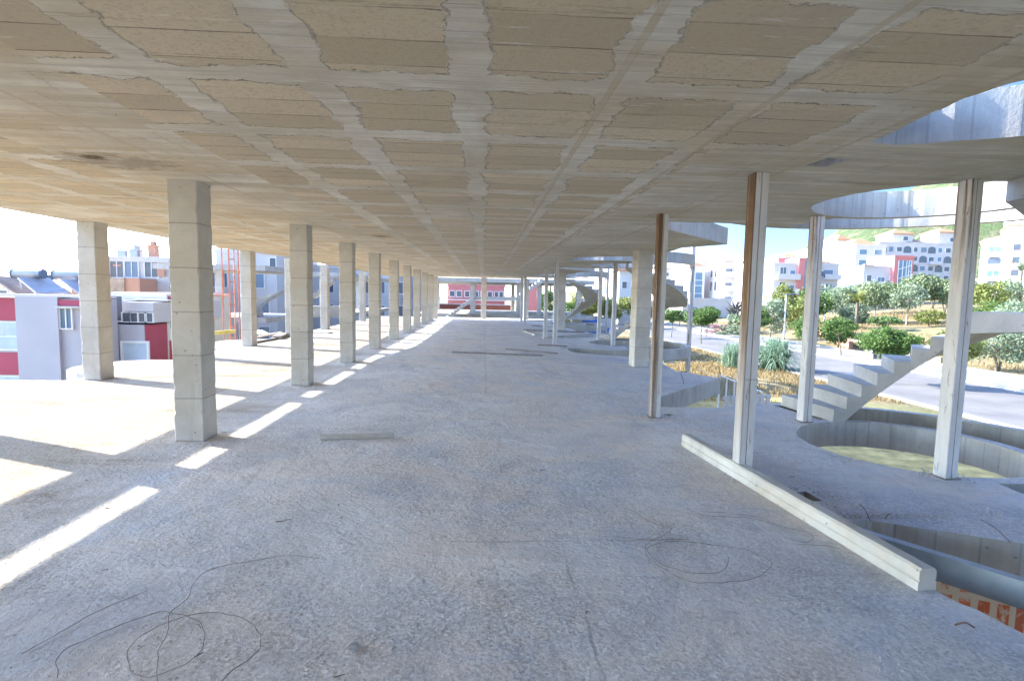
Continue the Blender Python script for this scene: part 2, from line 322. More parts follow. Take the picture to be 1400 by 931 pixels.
M['white2'] = plain('cream_render', (.78, .72, .62), .85, .05, .4)
M['grey'] = plain('lilac_grey_render', (.50, .49, .54), .85, .05, .5)
M['red'] = plain('crimson_render', (.47, .10, .145), .8, .08, .5)
M['pink'] = plain('salmon_pink_render', (.62, .24, .23), .8, .08, .5)
M['rose'] = plain('dusty_rose_render', (.48, .20, .22), .8, .08, .5)
M['peach'] = plain('peach_render', (.60, .32, .22), .85, .06, .5)
M['orange_wall'] = plain('orange_brick_wall', (.50, .16, .09), .9, .12, 1)
M['tile'] = plain('terracotta_tile', (.52, .27, .15), .85, .2, 2)
M['tile_dim'] = plain('faded_tile', (.50, .36, .27), .85, .2, 2)
M['shutter'] = plain('pale_blue_shutter', (.50, .60, .72), .6, .08, 2)
M['frame'] = plain('white_window_frame', (.78, .79, .80), .5, .03, 2)
M['orange_steel'] = plain('orange_painted_steel', (.60, .22, .13), .6, .2, 5)
M['yellow'] = plain('yellow_beam_paint', (.60, .48, .14), .7, .2, 4)
M['tank'] = plain('grey_tank_metal', (.36, .38, .42), .4, .1, 4, metal=.5)
M['panel'] = plain('pale_solar_panel', (.46, .45, .47), .5, .1, 3)
M['blue'] = plain('blue_plastic', (.08, .22, .62), .5, .1, 3)
M['bark'] = plain('tree_bark', (.20, .16, .12), .9, .3, 8)
M['palebark'] = plain('pale_pine_bark', (.36, .32, .28), .9, .3, 8)
M['rail'] = plain('dark_blue_grey_railing', (.10, .14, .2), .5, .1, 3)
g = NT('window_glass', .12); g.b.inputs['Specular IOR Level'].default_value = .6; g.color(g.mix(g.noise(.8), (.05, .07, .10), (.14, .17, .22))); M['glass'] = g.m
g = NT('blue_curtain_glass', .1); g.b.inputs['Specular IOR Level'].default_value = .7; g.color(g.mix(g.noise(.6), (.07, .14, .24), (.16, .26, .38))); M['glass_blue'] = g.m
def mat_brick():
    m = NT('hollow_red_brick', .85); mp = m.coord((1, 1, 1), rot=(pi/2, 0, 0))
    b = m.n('ShaderNodeTexBrick'); m.l(mp, b.inputs[0]); b.inputs['Scale'].default_value = 1; b.inputs['Brick Width'].default_value = .10
    b.inputs['Row Height'].default_value = .26; b.inputs['Mortar Size'].default_value = .022; b.inputs['Mortar Smooth'].default_value = .3; b.offset = 0
    b.inputs[1].default_value = (.50, .14, .06, 1); b.inputs[2].default_value = (.38, .10, .05, 1); b.inputs[3].default_value = (.48, .42, .35, 1)
    sp = m.ramp(m.noise(6, det=6, rough=.75, dist=.6), .50, .56); m.color(m.mix(sp, b.outputs[0], (.46, .41, .35))); m.bump(b.outputs['Fac'], -.5, .01); return m.m
M['brick'] = mat_brick()
def mat_leaf(name, a, b, tr=.0):
    m = NT(name, .75); oi = m.n('ShaderNodeNewGeometry')
    c = m.mix(oi.outputs['Random Per Island'], a, b); c = m.mix(m.ramp(m.noise(.9, det=3), .35, .65, 0, .6), c, a); m.color(c)
    m.b.inputs['Subsurface Weight'].default_value = 0
    if tr:
        t = m.n('ShaderNodeBsdfTranslucent'); m.l(c, t.inputs[0]); mx = m.n('ShaderNodeMixShader'); mx.inputs[0].default_value = tr
        m.l(m.b.outputs[0], mx.inputs[1]); m.l(t.outputs[0], mx.inputs[2]); m.l(mx.outputs[0], m.t.nodes['Material Output'].inputs[0])
    return m.m
M['leaf'] = mat_leaf('bright_green_leaves', (.07, .13, .035), (.19, .28, .08), .35)
M['leaf_olive'] = mat_leaf('grey_green_leaves', (.16, .21, .13), (.36, .42, .27), .25)
M['leaf_pine'] = mat_leaf('pine_needles', (.13, .17, .09), (.28, .33, .17), .2)
M['leaf_dark'] = mat_leaf('dark_green_leaves', (.08, .14, .05), (.18, .26, .09), .2)
M['leaf_reed'] = mat_leaf('blue_green_reed_leaves', (.18, .28, .18), (.36, .48, .34), .3)
M['leaf_yellow'] = mat_leaf('yellow_green_leaves', (.16, .19, .05), (.30, .31, .10), .25)
M['petal'] = mat_leaf('pink_flowers_and_twigs', (.34, .18, .20), (.55, .38, .38), .2)
M['spike'] = mat_leaf('dull_brown_spiky_leaves', (.09, .08, .07), (.16, .15, .12))
M['straw'] = mat_leaf('dry_straw_grass', (.26, .19, .085), (.42, .33, .17), .3)
def mat_ground():
    m = NT('dry_grass_and_earth', .95)
    c = m.mix(m.ramp(m.noise(.12, det=6, rough=.65), .4, .6), (.25, .195, .10), (.34, .275, .16))
    gr = m.ramp(m.noise(.09, m.coord(loc=(30, 11, 0)), det=7, rough=.7), .52, .62); c = m.mix(m.math('MULTIPLY', gr, .6), c, (.20, .23, .10))
    c = m.mix(m.ramp(m.noise(1.8, det=6, rough=.75), .48, .68, 0, .5), c, (.30, .22, .13)); m.color(c)
    m.bump(m.noise(3, det=7, rough=.75), .8, .2); return m.m
def mat_hill():
    m = NT('scrubby_hillside', .95); v = m.voro(.35, m.coord((.7, .7, .7)))
    c = m.mix(m.ramp(m.noise(.02, det=7, rough=.7), .42, .58), (.17, .16, .10), (.06, .09, .04))
    c = m.mix(m.ramp(m.noise(.16, det=6, rough=.75), .45, .55), c, (.07, .11, .04))
    c = m.mix(m.ramp(m.noise(.05, m.coord(loc=(9, 9, 9)), det=7, rough=.75), .60, .68), c, (.42, .39, .34)); m.color(c); m.bump(m.noise(.25, det=6, rough=.7), 1, 3); return m.m
M['ground'] = mat_ground(); M['hill'] = mat_hill()
M['sun_ground'] = plain('sun_painted_earth', (.64, .43, .15), .95, .3, 2.2, bump=.2)  # ground colour lightened and yellowed to stand in for sunlight
M['asphalt'] = plain('sun_bleached_asphalt', (.19, .185, .18), .9, .15, .5, bump=.2)
M['pave'] = plain('concrete_paving', (.25, .235, .215), .9, .12, .8, bump=.1)
M['kerb'] = plain('pale_kerb_stone', (.42, .40, .37), .9, .08, 1)
M['paint'] = plain('white_road_paint', (.78, .78, .76), .8, .1, 3)
M['earth'] = plain('brown_earth', (.36, .27, .19), .95, .2, 1.5, bump=.3)
# ------------------------------------------------------------ slabs
UNITS = [-7.4, 5.95, 19.3, 32.65]; UX = 5.0
def arc(cx, cy, r, a0, a1, n): return [(cx+r*cos(radians(a0+(a1-a0)*i/n)), cy+r*sin(radians(a0+(a1-a0)*i/n))) for i in range(n+1)]
def right_edge(y_end):
    p = []
    for cy in UNITS:
        p += [(2.74, cy-2.15), (3.0, cy-2.11), (3.4, cy-2.30), (3.8, cy-2.50), (4.3, cy-2.56)]
        p += arc(UX, cy, 2.45, 262, 360+123, 60)
        p += [(2.72, cy+2.06), (2.74, cy+2.62), (5.04, cy+5.1), (4.45, cy+6.05), (4.6, cy+7.8)]
        if cy+9 > y_end: break
        p += [(4.4, cy+8.7), (3.15, cy+9.5), (2.78, cy+9.85), (2.64, cy+10.35)]
    return [q for q in p if q[1] < y_end-.05]
def subdivide(poly, step, jit, seed=0):
    out = []
    n = len(poly)
    for i in range(n):
        a = Vector(poly[i]); b = Vector(poly[(i+1) % n]); L = (b-a).length; k = max(1, int(L/step))
        for j in range(k):
            p = a.lerp(b, j/k); nn = noise.noise(Vector((p.x*5+seed, p.y*5, 0)))*jit + noise.noise(Vector((p.x*17+seed, p.y*17, 3)))*jit*.6
            d = (b-a).normalized(); out.append((p.x-d.y*nn, p.y+d.x*nn))
    return out
def inside(pt, poly):
    x, y = pt; c = False; n = len(poly); j = n-1
    for i in range(n):
        xi, yi = poly[i]; xj, yj = poly[j]
        if (yi > y) != (yj > y) and x < (xj-xi)*(y-yi)/(yj-yi)+xi: c = not c
        j = i
    return c
def slab(name, outer, holes, z0, z1, mats, step=.07, jit=.022, ztop=None):
    loops = [subdivide(outer, step, jit)] + [subdivide(h, step*.7, jit*.8, 9) for h in holes]
    pts = []; edges = []
    for lp in loops:
        n0 = len(pts); pts += [Vector(p) for p in lp]; k = len(lp); edges += [(n0+i, n0+(i+1) % k) for i in range(k)]
    vo, eo, fo, _, _, _ = delaunay_2d_cdt(pts, edges, [], 0, 1e-6)
    mb = MB(); tris = []
    for f in fo:
        c = sum((vo[i] for i in f), Vector((0, 0)))/len(f)
        if inside(c, loops[0]) and not any(inside(c, h) for h in loops[1:]): tris.append(f)
    n = len(vo); mb.v = [(v.x, v.y, z1) for v in vo] + [(v.x, v.y, z0) for v in vo]
    for f in tris: mb.f.append(tuple(f)); mb.m.append(0); mb.f.append(tuple(n+i for i in reversed(f))); mb.m.append(1)
    for li, lp in enumerate(loops):
        k = len(lp); zz = [(x, y, z) for z in (z1, z0) for x, y in lp]
        area = sum(lp[i][0]*lp[(i+1) % k][1]-lp[(i+1) % k][0]*lp[i][1] for i in range(k))
        flip = (area > 0) == (li == 0)
        fs = [((i, i+k, (i+1) % k+k, (i+1) % k) if flip else ((i+1) % k, (i+1) % k+k, i+k, i)) for i in range(k)]
        mb.add(zz, fs, 2)
    o = mb.build(name, mats)
    bm = bmesh.new(); bm.from_mesh(o.data); bmesh.ops.remove_doubles(bm, verts=bm.verts, dist=1e-5); bmesh.ops.recalc_face_normals(bm, faces=bm.faces); bm.to_mesh(o.data); bm.free()
    return o
def circle(cx, cy, r, n=40): return [(cx+r*cos(2*pi*i/n), cy+r*sin(2*pi*i/n)) for i in range(n)]
def rect(cx, cy, a, b, rz=0):
    return [(cx+x*cos(rz)-y*sin(rz), cy+x*sin(rz)+y*cos(rz)) for x, y in ((-a, -b), (a, -b), (a, b), (-a, b))]
V0, V1 = -97, 99            # stair void, degrees
holes = []
for cy in UNITS:
    holes.append(circle(UX, cy, 1.15)); holes.append(arc(UX, cy, 2.3, V0, V1, 40)+arc(UX, cy, 1.3, V1, V0, 30))
fl_holes = holes + [rect(2.76, 4.33, .10, .11, .1), rect(2.68, 7.46, .07, .06, .2), rect(2.62, 17.2, .1, .1)]
Y0, Y1 = -14.0, 38.6
left_floor = [(-7.3, Y1), (-7.3, 18.9), (-7.9, 18.6), (-8.5, 18.2), (-8.5, 16.4), (-8.1, 15.8), (-7.3, 15.4)] + arc(-7.35, 11.75, 1.15, 85, 275, 18) + [(-7.38, 9.86), (-7.9, 9.85), (-9.4, 9.75), (-9.4, Y0)]
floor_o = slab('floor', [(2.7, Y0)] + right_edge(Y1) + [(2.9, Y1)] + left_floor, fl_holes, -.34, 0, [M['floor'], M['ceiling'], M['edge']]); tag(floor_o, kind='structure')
left_roof = [(-6.6, Y1-1), (-6.62, 22), (-6.72, 18.6), (-7.0, 17), (-7.22, 15.6), (-7.2, Y0)]
ceil_o = slab('ceiling', [(2.75, Y0)] + [(x, y) for x, y in right_edge(Y1-1)] + [(2.9, Y1-1)] + left_roof, holes + [rect(2.80, 4.38, .10, .13, .1)], ROOF, ROOF+.34, [M['floor'], M['ceiling'], M['edge']]); tag(ceil_o, kind='structure')
# unseen beam on brackets, added beyond the roof only to cast the shadow band
pg = empty('shadow_casting_beam', (-8.7, 9, 3.14), 0, 'long beam on brackets added unseen outside the left roof edge to cast a shadow band', 'beam')
MB().box(-.07, .07, -23, 28.5, 0, .40).build('beam', M['edge'], pg)
for yy in (-9.3, -3.2, 11.6, 18.2, 24.6, 31):
    b = MB().box(0.07, 1.98, yy-9-.13, yy-9+.13, .0+.003, .36).build('shadow_bracket', M['edge'], pg)  # added brackets, spaced to break up the lit strip on the floor
# low brick and concrete wall under the edge of the floor on the near right
bw = empty('brick_wall', (0, 0, -3.05), 0, 'red hollow brick wall under the broken floor edge at near right', 'wall')
mb = MB(); pts = [(2.66, 3.60), (2.76, 3.86), (3.68, 3.86), (3.82, 3.74)]
for (a, b) in (((2.78, 3.80), (3.0, 3.842)), ((3.0, 3.842), (3.8, 3.455)), ((3.8, 3.455), (4.5, 3.39))):
    d = (Vector(b)-Vector(a)).normalized(); nn = Vector((-d.y, d.x))*.12
    mb.prism([a, b, (b[0]+nn.x, b[1]+nn.y), (a[0]+nn.x, a[1]+nn.y)], 0, 2.705)
mb.build('wall', M['brick'], bw)
# ------------------------------------------------------------ columns
ordn = ['first', 'second', 'third', 'fourth', 'fifth', 'sixth', 'seventh', 'eighth', 'ninth', 'tenth', 'eleventh', 'twelfth', 'thirteenth', 'fourteenth']
def col_mesh(w, d, h, seed):
    """cast column with slightly uneven arrises, poured in lifts"""
    rnd = random.Random(seed); mb = MB(); nz = 70; ring = []
    for i in range(nz+1):
        z = h*i/nz; o = .006*noise.noise(Vector((seed, z*3, 0)))
        pr = []
        for k, (sx, sy) in enumerate(((-1, -1), (1, -1), (1, 1), (-1, 1))):
            j1 = .005*noise.noise(Vector((seed*3+k, z*9, 1))); ch = .008+.03*max(0, noise.noise(Vector((k+seed, z*11, 5)))-.12)+.006*abs(noise.noise(Vector((k+seed, z*40, 5))))
            cx, cy = sx*(w/2+o+j1), sy*(d/2+o+j1)
            a, b = (cx-sx*ch, cy), (cx, cy-sy*ch)
            pr += [b, a] if sx*sy < 0 else [a, b]
        ring.append([(x, y, z) for x, y in pr])
    # order corner points consistently
    vs = []; 
    for r in ring:
        r2 = sorted(r, key=lambda p: math.atan2(p[1], p[0])); vs += r2
    fs = [tuple(range(7, -1, -1)), tuple(nz*8+j for j in range(8))]
    for i in range(nz):
        for j in range(8): fs.append((i*8+j, i*8+(j+1) % 8, (i+1)*8+(j+1) % 8, (i+1)*8+j))
    mb.add(vs, fs); return mb
def column(x, y, w, d, label, group, z0=-.002, h=ROOF+.004, seed=1, cat='column', name='concrete_column'):
    o = col_mesh(w, d, h, seed).build(name, M['column']); o.location = (x, y, z0); tag(o, label, cat, group); return o
CY = [-8.4, -4.8, -1.15, 2.4, 6.1, 9.72, 12.95, 16.15, 19.6, 22.95, 26.3, 29.7, 33.1, 36.3]
vis = 0
for i, y in enumerate(CY):
    if y < 5: lab = 'concrete column of the inner left row standing behind the camera'
    else:
        lab = ['nearest and largest concrete column, pitted, at the sun and shade line on the left',
               'second concrete column of the inner left row, rust streak at its top'][vis] if vis < 2 else f'{ordn[vis]} concrete column of the long inner left row counted from the camera'
        vis += 1
    if y < 5: continue
    column(-3.21+(.02 if i == 4 else 0), y, .31, .30, lab, 'concrete columns of the inner left row', seed=i+3)
for y in (2.4, -1.15, -4.8): column(-3.21, y, .31, .30, 'concrete column behind the camera in the inner left row', 'concrete columns behind the camera', seed=int(y*3))
for y in (6.62, 3.2, -.3, -3.8): column(-7.05, y, .31, .42, 'outer concrete column beside the sunlit floor, outside the picture on the left', 'outer columns outside the picture', seed=int(y*3))
DY = [10.1, 13.35, 16.45, 20.0, 24.2, 28.0, 31.6, 35.2]
dl = ['cream concrete column at the far left edge of the floor in full sun, a tall crack down its side', 'outer concrete column hidden behind the nearest inner column',
      'sunlit concrete column beside the orange scaffold tower', 'sunlit outer column just left of the second inner column']
for i, y in enumerate(DY):
    lab = dl[i] if i < 4 else f'{ordn[i]} sunlit concrete column of the outer left row, behind the inner row'
    column(-6.98, y, .31, .36, lab, 'concrete columns of the outer left row', seed=40+i)
for i, y in enumerate((12.9, 26.3)):
    column(3.82, y, .36, .50, ['pale concrete column beside the rusty steel post on the right', 'pale concrete column before the farther winding stair'][i], 'concrete columns on the right side', seed=70+i)
column(.03, 37.3, .36, .34, 'sunlit concrete column at the middle of the far end of the floor', 'end columns', seed=80)
for i, x in enumerate((2.15, 5.3)):
    pass
column(2.95, 37.2, .36, .34, 'concrete column at the far right end of the floor', 'end columns', seed=82)
# lower storey supports
for i, (x, y) in enumerate([(3.4, 12.5), (3.4, 25.9), (-6.9, 10.1), (-6.9, 16.4), (-3.2, 9.7), (-3.2, 16), (2.2, 6.0), (2.2, 19.3), (2.2, 0)]):
    column(x, y, .32, .32, 'lower storey concrete column carrying the floor from below', 'lower storey columns', z0=-3.1, h=2.77, seed=90+i)
# ------------------------------------------------------------ steel posts
def post(x, y, rz, mat, label, z0=0.0, z1=ROOF+.002, wdt=.135, group='steel posts of the right side', plate=True, splice=0):
    r = empty('steel_post', (x, y, z0), rz, label, 'post', group); h = z1-z0; a = wdt/2
    mb = MB()                                        # two channels welded lips to lips, a groove left between them
    for s in (-1, 1):
        x0, x1 = sorted((s*.003, s*a))
        mb.box(x0, x1, -a, a, .008, h)
    o = mb.build('shaft', mat, r, bevel=.006)
    MB().box(-.0029, .0029, -a+.004, a-.004, .009, h-.001).build('weld_seam', M['plate'], r)
    if plate: MB().box(-a-.022, a+.022, -a-.022, a+.022, 0.001, .0078).build('base_plate', M['plate'], r)
    if splice: MB().box(-a-.001, a+.001, -a-.0015, a+.0015, splice, splice+.005).build('splice_line', M['plate'], r)
    return r
plab = {0: 'behind the camera', 1: 'nearest', 2: 'middle', 3: 'far'}
P1 = [(2.47, 4.85, 0, 'steel_side', 'tall grey steel post with rust brown left side, standing behind the lying joist'),
      (2.42, 7.32, 0, 'steel_rusty', 'slim rusty steel post standing in front of the pale concrete column'),
      (4.47, 4.83, .12, 'steel', 'thick grey steel post at the rim of the near round opening, with rust spots'),
      (4.47, 7.12, .1, 'steel', 'pale steel post at the foot of the near winding stair')]
for i, (x, y, rz, m, lab) in enumerate(P1): post(x, y, rz, M[m], lab, splice=(.93, 1.0, 0, 0)[i])
for k, cy in ((2, 19.3), (3, 32.65)):
    for j, (dx, dy) in enumerate(((2.45, -1.15), (2.43, 1.55), (4.47, -1.1), (4.47, 1.2))):
        nm = ['inner near', 'inner far', 'outer near', 'outer far'][j]
        post(dx, cy+dy, 0, M['steel'], f'{nm} grey steel post of the {"second" if k == 2 else "farthest"} winding stair')
for k, cy in ((1, 5.95), (2, 19.3), (3, 32.65)):
    r = post(UX+2.56, cy, 0, M['steel'], f'outer steel post by the landing of the {["nearest", "second", "farthest"][k-1]} winding stair', z0=-3.05, z1=3.75)
    for q in range(3): MB().tube([(-.04+.04*q, .02, 6.75), (-.02+.06*q, .05, 7.1), (.2+.12*q, .05, 7.3)], .006, 5).build('rebar', M['rebar'], r)
# ------------------------------------------------------------ winding stairs
def winding_stair(cy, label):
    r = empty('winding_stair', (UX, cy, 0), 0, label, 'stair', 'winding concrete stairs of the right side')
    ri, ro = 1.16, 2.27; N = 16; RI = ROOF/N; a_start, a_land, a_land2, a_end = 96, 24, -12, -100
    n1, n2 = 9, 6
    steps = []
    for i in range(n1-1): steps.append((a_start+(a_land-a_start)*i/(n1-1), a_start+(a_land-a_start)*(i+1)/(n1-1), (i+1)*RI))
    steps.append((a_land, a_land2, n1*RI))
    for i in range(n2): steps.append((a_land2+(a_end-a_land2)*i/n2, a_land2+(a_end-a_land2)*(i+1)/n2, (n1+1+i)*RI))
    T = .17
    def soff(a):                                     # smooth soffit height
        if a > a_land: return (a_start-a)/(a_start-a_land)*(n1-.6)*RI - T
        if a > a_land2: return (n1-.6)*RI - T + .4*RI*(a_land-a)/(a_land-a_land2)
        return n1*RI-.2*RI - T + (a_land2-a)/(a_land2-a_end)*(N-n1+.1)*RI
    P = lambda rr, a, z: (rr*cos(radians(a)), rr*sin(radians(a)), z)
    body = MB(); so_ = MB()
    for (a0, a1, z) in steps:
        k = max(2, int(abs(a1-a0)/4))
        pz = z-RI if z > RI else -.0
        for i in range(k):
            b0 = a0+(a1-a0)*i/k; b1 = a0+(a1-a0)*(i+1)/k; s0 = max(soff(b0), -.3); s1 = max(soff(b1), -.3)
            body.add([P(ri, b0, z), P(ro, b0, z), P(ro, b1, z), P(ri, b1, z)], [(0, 3, 2, 1)])
            body.add([P(ri, b0, z), P(ri, b1, z), P(ri, b1, s1), P(ri, b0, s0)], [(0, 1, 2, 3)])
            body.add([P(ro, b0, z), P(ro, b1, z), P(ro, b1, s1), P(ro, b0, s0)], [(3, 2, 1, 0)])
            so_.add([P(ri, b0, s0), P(ri, b1, s1), P(ro, b1, s1), P(ro, b0, s0)], [(0, 1, 2, 3)])
        body.add([P(ri, a0, pz), P(ro, a0, pz), P(ro, a0, z), P(ri, a0, z)], [(0, 1, 2, 3)])
    a = a_end; body.add([P(ri, a, ROOF), P(ro, a, ROOF), P(ro, a, soff(a)), P(ri, a, soff(a))], [(0, 1, 2, 3)])
    for mb_, nm, mt in ((body, 'steps', M['stair']), (so_, 'soffit', M['soffit'])):
        o = mb_.build(nm, mt, r); bm = bmesh.new(); bm.from_mesh(o.data); bmesh.ops.remove_doubles(bm, verts=bm.verts, dist=1e-4)
        bm.to_mesh(o.data); bm.free()
    return r
winding_stair(5.95, 'nearest winding concrete stair, its lower steps rising right behind the round floor opening')
winding_stair(19.3, 'second winding concrete stair seen from below behind the pale concrete column')
winding_stair(32.65, 'farthest winding concrete stair, a zigzag against the green verge')
# ------------------------------------------------------------ things lying on the floor
def lying(name, a, b, w, h, mat, label, cat, z=None, group=None, bevel=.004):
    a = Vector(a); b = Vector(b); c = (a+b)/2; r = MB()
    L = (b-a).length; r.box(-L/2, L/2, -w/2, w/2, 0, h); o = r.build(name, mat, None, bevel=bevel)
    o.location = c; o.rotation_euler = (0, -math.atan2(b.z-a.z, math.hypot(b.x-a.x, b.y-a.y)), math.atan2(b.y-a.y, b.x-a.x)); return tag(o, label, cat, group)
def joist():                                          # precast joist: wide foot, waist, rounded head
    a = Vector((2.33, 5.88, .003)); b = Vector((2.60, 2.86, .003)); L = (b-a).length
    prof = [(-.06, 0), (.06, 0), (.06, .05), (.05, .058), (.056, .07), (.055, .118), (.04, .134), (-.04, .134), (-.055, .118), (-.056, .07), (-.05, .058), (-.06, .05)]
    mb = MB(); n = len(prof); K = 60
    for i in range(K+1):
        t = L*i/K
        for j, (y, z) in enumerate(prof):
            e = .0025*noise.noise(Vector((t*6, j*3, 0))); mb.v.append((t, y+e, max(0, z+(e if z > 0 else 0))))
    for i in range(K):
        for j in range(n): mb.f.append((i*n+j, (i+1)*n+j, (i+1)*n+(j+1) % n, i*n+(j+1) % n)); mb.m.append(0)
    mb.f.append(tuple(range(n))); mb.f.append(tuple(K*n+j for j in reversed(range(n)))); mb.m += [0, 0]
    o = mb.build('concrete_joist', M['joist']); o.location = a; o.rotation_euler = (0, 0, math.atan2(b.y-a.y, b.x-a.x))
    tag(o, 'long pale precast joist lying diagonally on the floor at right', 'joist')
joist()
mb = MB(); a = Vector((2.66, 3.55, -.10)); b = Vector((3.92, 2.17, -.17)); L = (b-a).length; d = b-a
mb.box(0, L, -.035, -.032, 0, .17).box(0, L, -.032, .035, .1672, .17).box(0, L, -.032, .035, 0, .003)
o = mb.build('metal_channel', M['galv']); o.location = a; o.rotation_euler = (0, -math.asin(d.z/L), math.atan2(d.y, d.x))
tag(o, 'blue grey galvanised channel bridging the broken opening beyond the end of the joist', 'metal channel')
p0 = onz(437, 600); p1 = onz(538, 598)
lying('timber_plank', (p0.x, p0.y, .002), (p1.x, p1.y, .002), .07, .045, M['joist'], 'short pale plank lying alone in the middle of the floor', 'plank')
for i, (a, b, w, h, mt, lab) in enumerate([
    ((618, 482), (742, 487), .10, .03, 'darkwood', 'long dark plank lying flat far down the middle of the floor'),
    ((692, 478), (762, 484), .10, .03, 'darkwood', 'dark plank lying flat beside the longer one far down the floor'),
    ((716, 453), (733, 459), .16, .06, 'joist', 'short pale plank on the floor before the far steel posts'),
    ((716, 452), (800, 455), .14, .05, 'darkwood', 'dark long board on the floor at the far steel posts'),
    ((735, 472), (775, 474), .12, .03, 'darkwood', 'dark board at the foot of the second far steel post'),
    ((742, 463), (760, 463), .3, .05, 'joist', 'pale slab of rubble at the foot of a far steel post'),
    ((345, 470), (388, 462), .12, .06, 'darkwood', 'weathered long board in the sun beside the scaffold'),
    ((352, 462), (385, 455), .1, .05, 'wood', 'weathered board on the rear of the left plank pile'),
    ((378, 464), (387, 460), .3, .12, 'wood', 'block of timber at the end of the long weathered board'),
    ((352, 453), (362, 458), .35, .05, 'joist', 'pale board leaning out of the left plank pile'),
    ((430, 455), (452, 456), .3, .05, 'joist', 'pale flat board on the sunlit floor behind the second inner column')]):
    q, s = onz(*a), onz(*b); lying('timber_plank', (q.x, q.y, .003), (s.x, s.y, .003), w, h, M[mt], lab, 'plank', group='planks left on the floor')
p = onz(392, 463)
def smooth(pts, k=6):
    pts = [Vector(p) for p in pts]; out = []
    for i in range(len(pts)-1):
        p0 = pts[max(i-1, 0)]; p1 = pts[i]; p2 = pts[i+1]; p3 = pts[min(i+2, len(pts)-1)]
        for j in range(k):
            t = j/k; out.append(.5*((2*p1)+(p2-p0)*t+(2*p0-5*p1+4*p2-p3)*t*t+(3*p1-p0-3*p2+p3)*t**3))
    return out+[pts[-1]]
def wire(pxs, r, label, z=.006):
    pts = [];
    for i, (x, y) in enumerate(pxs):
        p = onz(x, y); p.z = z+.03*abs(noise.noise(Vector((p.x*4, p.y*4, 1)))); pts.append(p)
    q = smooth(pts, 8)
    q = [v+Vector((noise.noise(v*13), noise.noise(v*13+Vector((5, 5, 5))), 0))*.012 for v in q]
    tag(MB().tube(q, r, 5).build('wire', M['wire'], smooth=True), label, 'wire', 'rusty wires on the floor')
wire([(435, 765), (395, 761), (360, 768), (300, 778), (270, 795), (255, 820), (232, 845), (228, 870), (216, 895), (214, 930), (213, 960)], .0019, 'thin rusty wire snaking from the middle left to the bottom edge')
wire([(78, 930), (80, 905), (92, 890), (130, 872), (180, 850), (225, 842), (262, 848), (278, 862), (278, 885), (260, 905), (225, 925), (195, 927), (178, 915), (174, 898), (190, 875), (225, 855), (270, 842), (310, 842), (345, 855), (357, 875), (350, 895), (325, 915), (300, 935)], .0019, 'rusty wire curled into two loops at bottom left')
wire([(860, 700), (890, 716), (918, 727), (890, 742), (882, 752), (888, 765), (915, 785), (950, 797), (985, 800), (1030, 793), (1052, 780), (1050, 768), (1020, 755), (970, 746), (930, 742), (900, 745), (884, 755), (900, 770), (930, 783), (975, 786), (993, 778), (996, 765)], .0019, 'rusty wire coiled in a flat loop left of the lying joist')
wire([(840, 735), (890, 740), (940, 738)], .0019, 'short rusty wire tail beside the coiled loop')
wire([(960, 700), (985, 702), (1020, 706), (1045, 712), (1075, 735), (1100, 742), (1112, 738), (1105, 730), (1070, 722), (1030, 712), (1000, 708), (965, 706), (953, 703)], .0019, 'rusty wire tangle lying close to the joist')
wire([(1090, 745), (1140, 752), (1160, 762)], .0019, 'thin wire slipping under the joist')
wire([(30, 895), (75, 870), (140, 835), (200, 810)], .0018, 'faint straight wire at bottom left corner')
def stub(p, q, label, r=.003, z1=None):
    tag(MB().tube(smooth([p, ((Vector(p)+Vector(q))/2+Vector((0, 0, .02)))[:], q], 4), r, 6).build('rebar_stub', M['rebar']), label, 'rebar', 'rebar ends at slab edges')
A = onz(1190, 712)
stub((A.x, A.y, 0), (A.x-.05, A.y+.06, .11), 'bent rebar stub at the left corner of the broken floor edge')
A = onz(1210, 710); stub((A.x, A.y, .004), (A.x+.06, A.y+.02, .03), 'short straight rebar lying at the broken floor edge')
A = onz(1382, 742); stub((A.x, A.y, 0), (A.x-.12, A.y+.12, .12), 'hooked rebar stub at the right of the broken floor edge')
A = onz(1305, 856); B = onz(1332, 860); stub((A.x, A.y, .008), (B.x, B.y, .01), 'small curved rebar on the floor at bottom right', .005)
for a, b, lab in (((900, 545), (902, 522), 'rebar loop beside the rusty post'), ((935, 525), (928, 512), 'thin rebar on the raised slab beyond the rusty post'), ((985, 514), (980, 506), 'rebar end at the slab corner above the dry grass')):
    q = onz(*a); stub((q.x, q.y, 0), (q.x-.06, q.y+.05, .22), lab, .005)
# chips of debris, counted ones
for i, (px, py, L, rz) in enumerate([(150, 695, .05, .3), (468, 708, .06, 1.9), (390, 712, .10, .6), (440, 684, .05, 2.2), (462, 690, .05, 1.4), (275, 855, .06, 2.3), (277, 893, .07, 1.2), (192, 885, .05, .9), (120, 657, .09, .1), (806, 838, .05, 0), (742, 643, .07, .1), (465, 925, .07, .3), (1085, 652, .08, .2), (145, 780, .06, .4)]):
    p = onz(px, py); mb = MB(); j_ = random.Random(i); mb.tube([(-L*j_.uniform(.2, .6), j_.uniform(-.015, .015), .004), (j_.uniform(-.02, .02), j_.uniform(-.01, .01), .008), (L*j_.uniform(.1, .5), j_.uniform(-.02, .02), .004)], j_.uniform(.002, .005), 5, r2=.0015); o = mb.build('debris_chip', M['rebar'])
    o.location = p; o.rotation_euler = (0, 0, rz); tag(o, 'small dark splinter of rusty debris on the rough floor', 'debris', 'dark splinters on the floor')
p = onz(482, 886); bm = bmesh.new(); bmesh.ops.create_icosphere(bm, subdivisions=2, radius=.028)
for v in bm.verts: v.co *= 1+.5*noise.noise(v.co*40); v.co.z = max(v.co.z*.6, -.01)
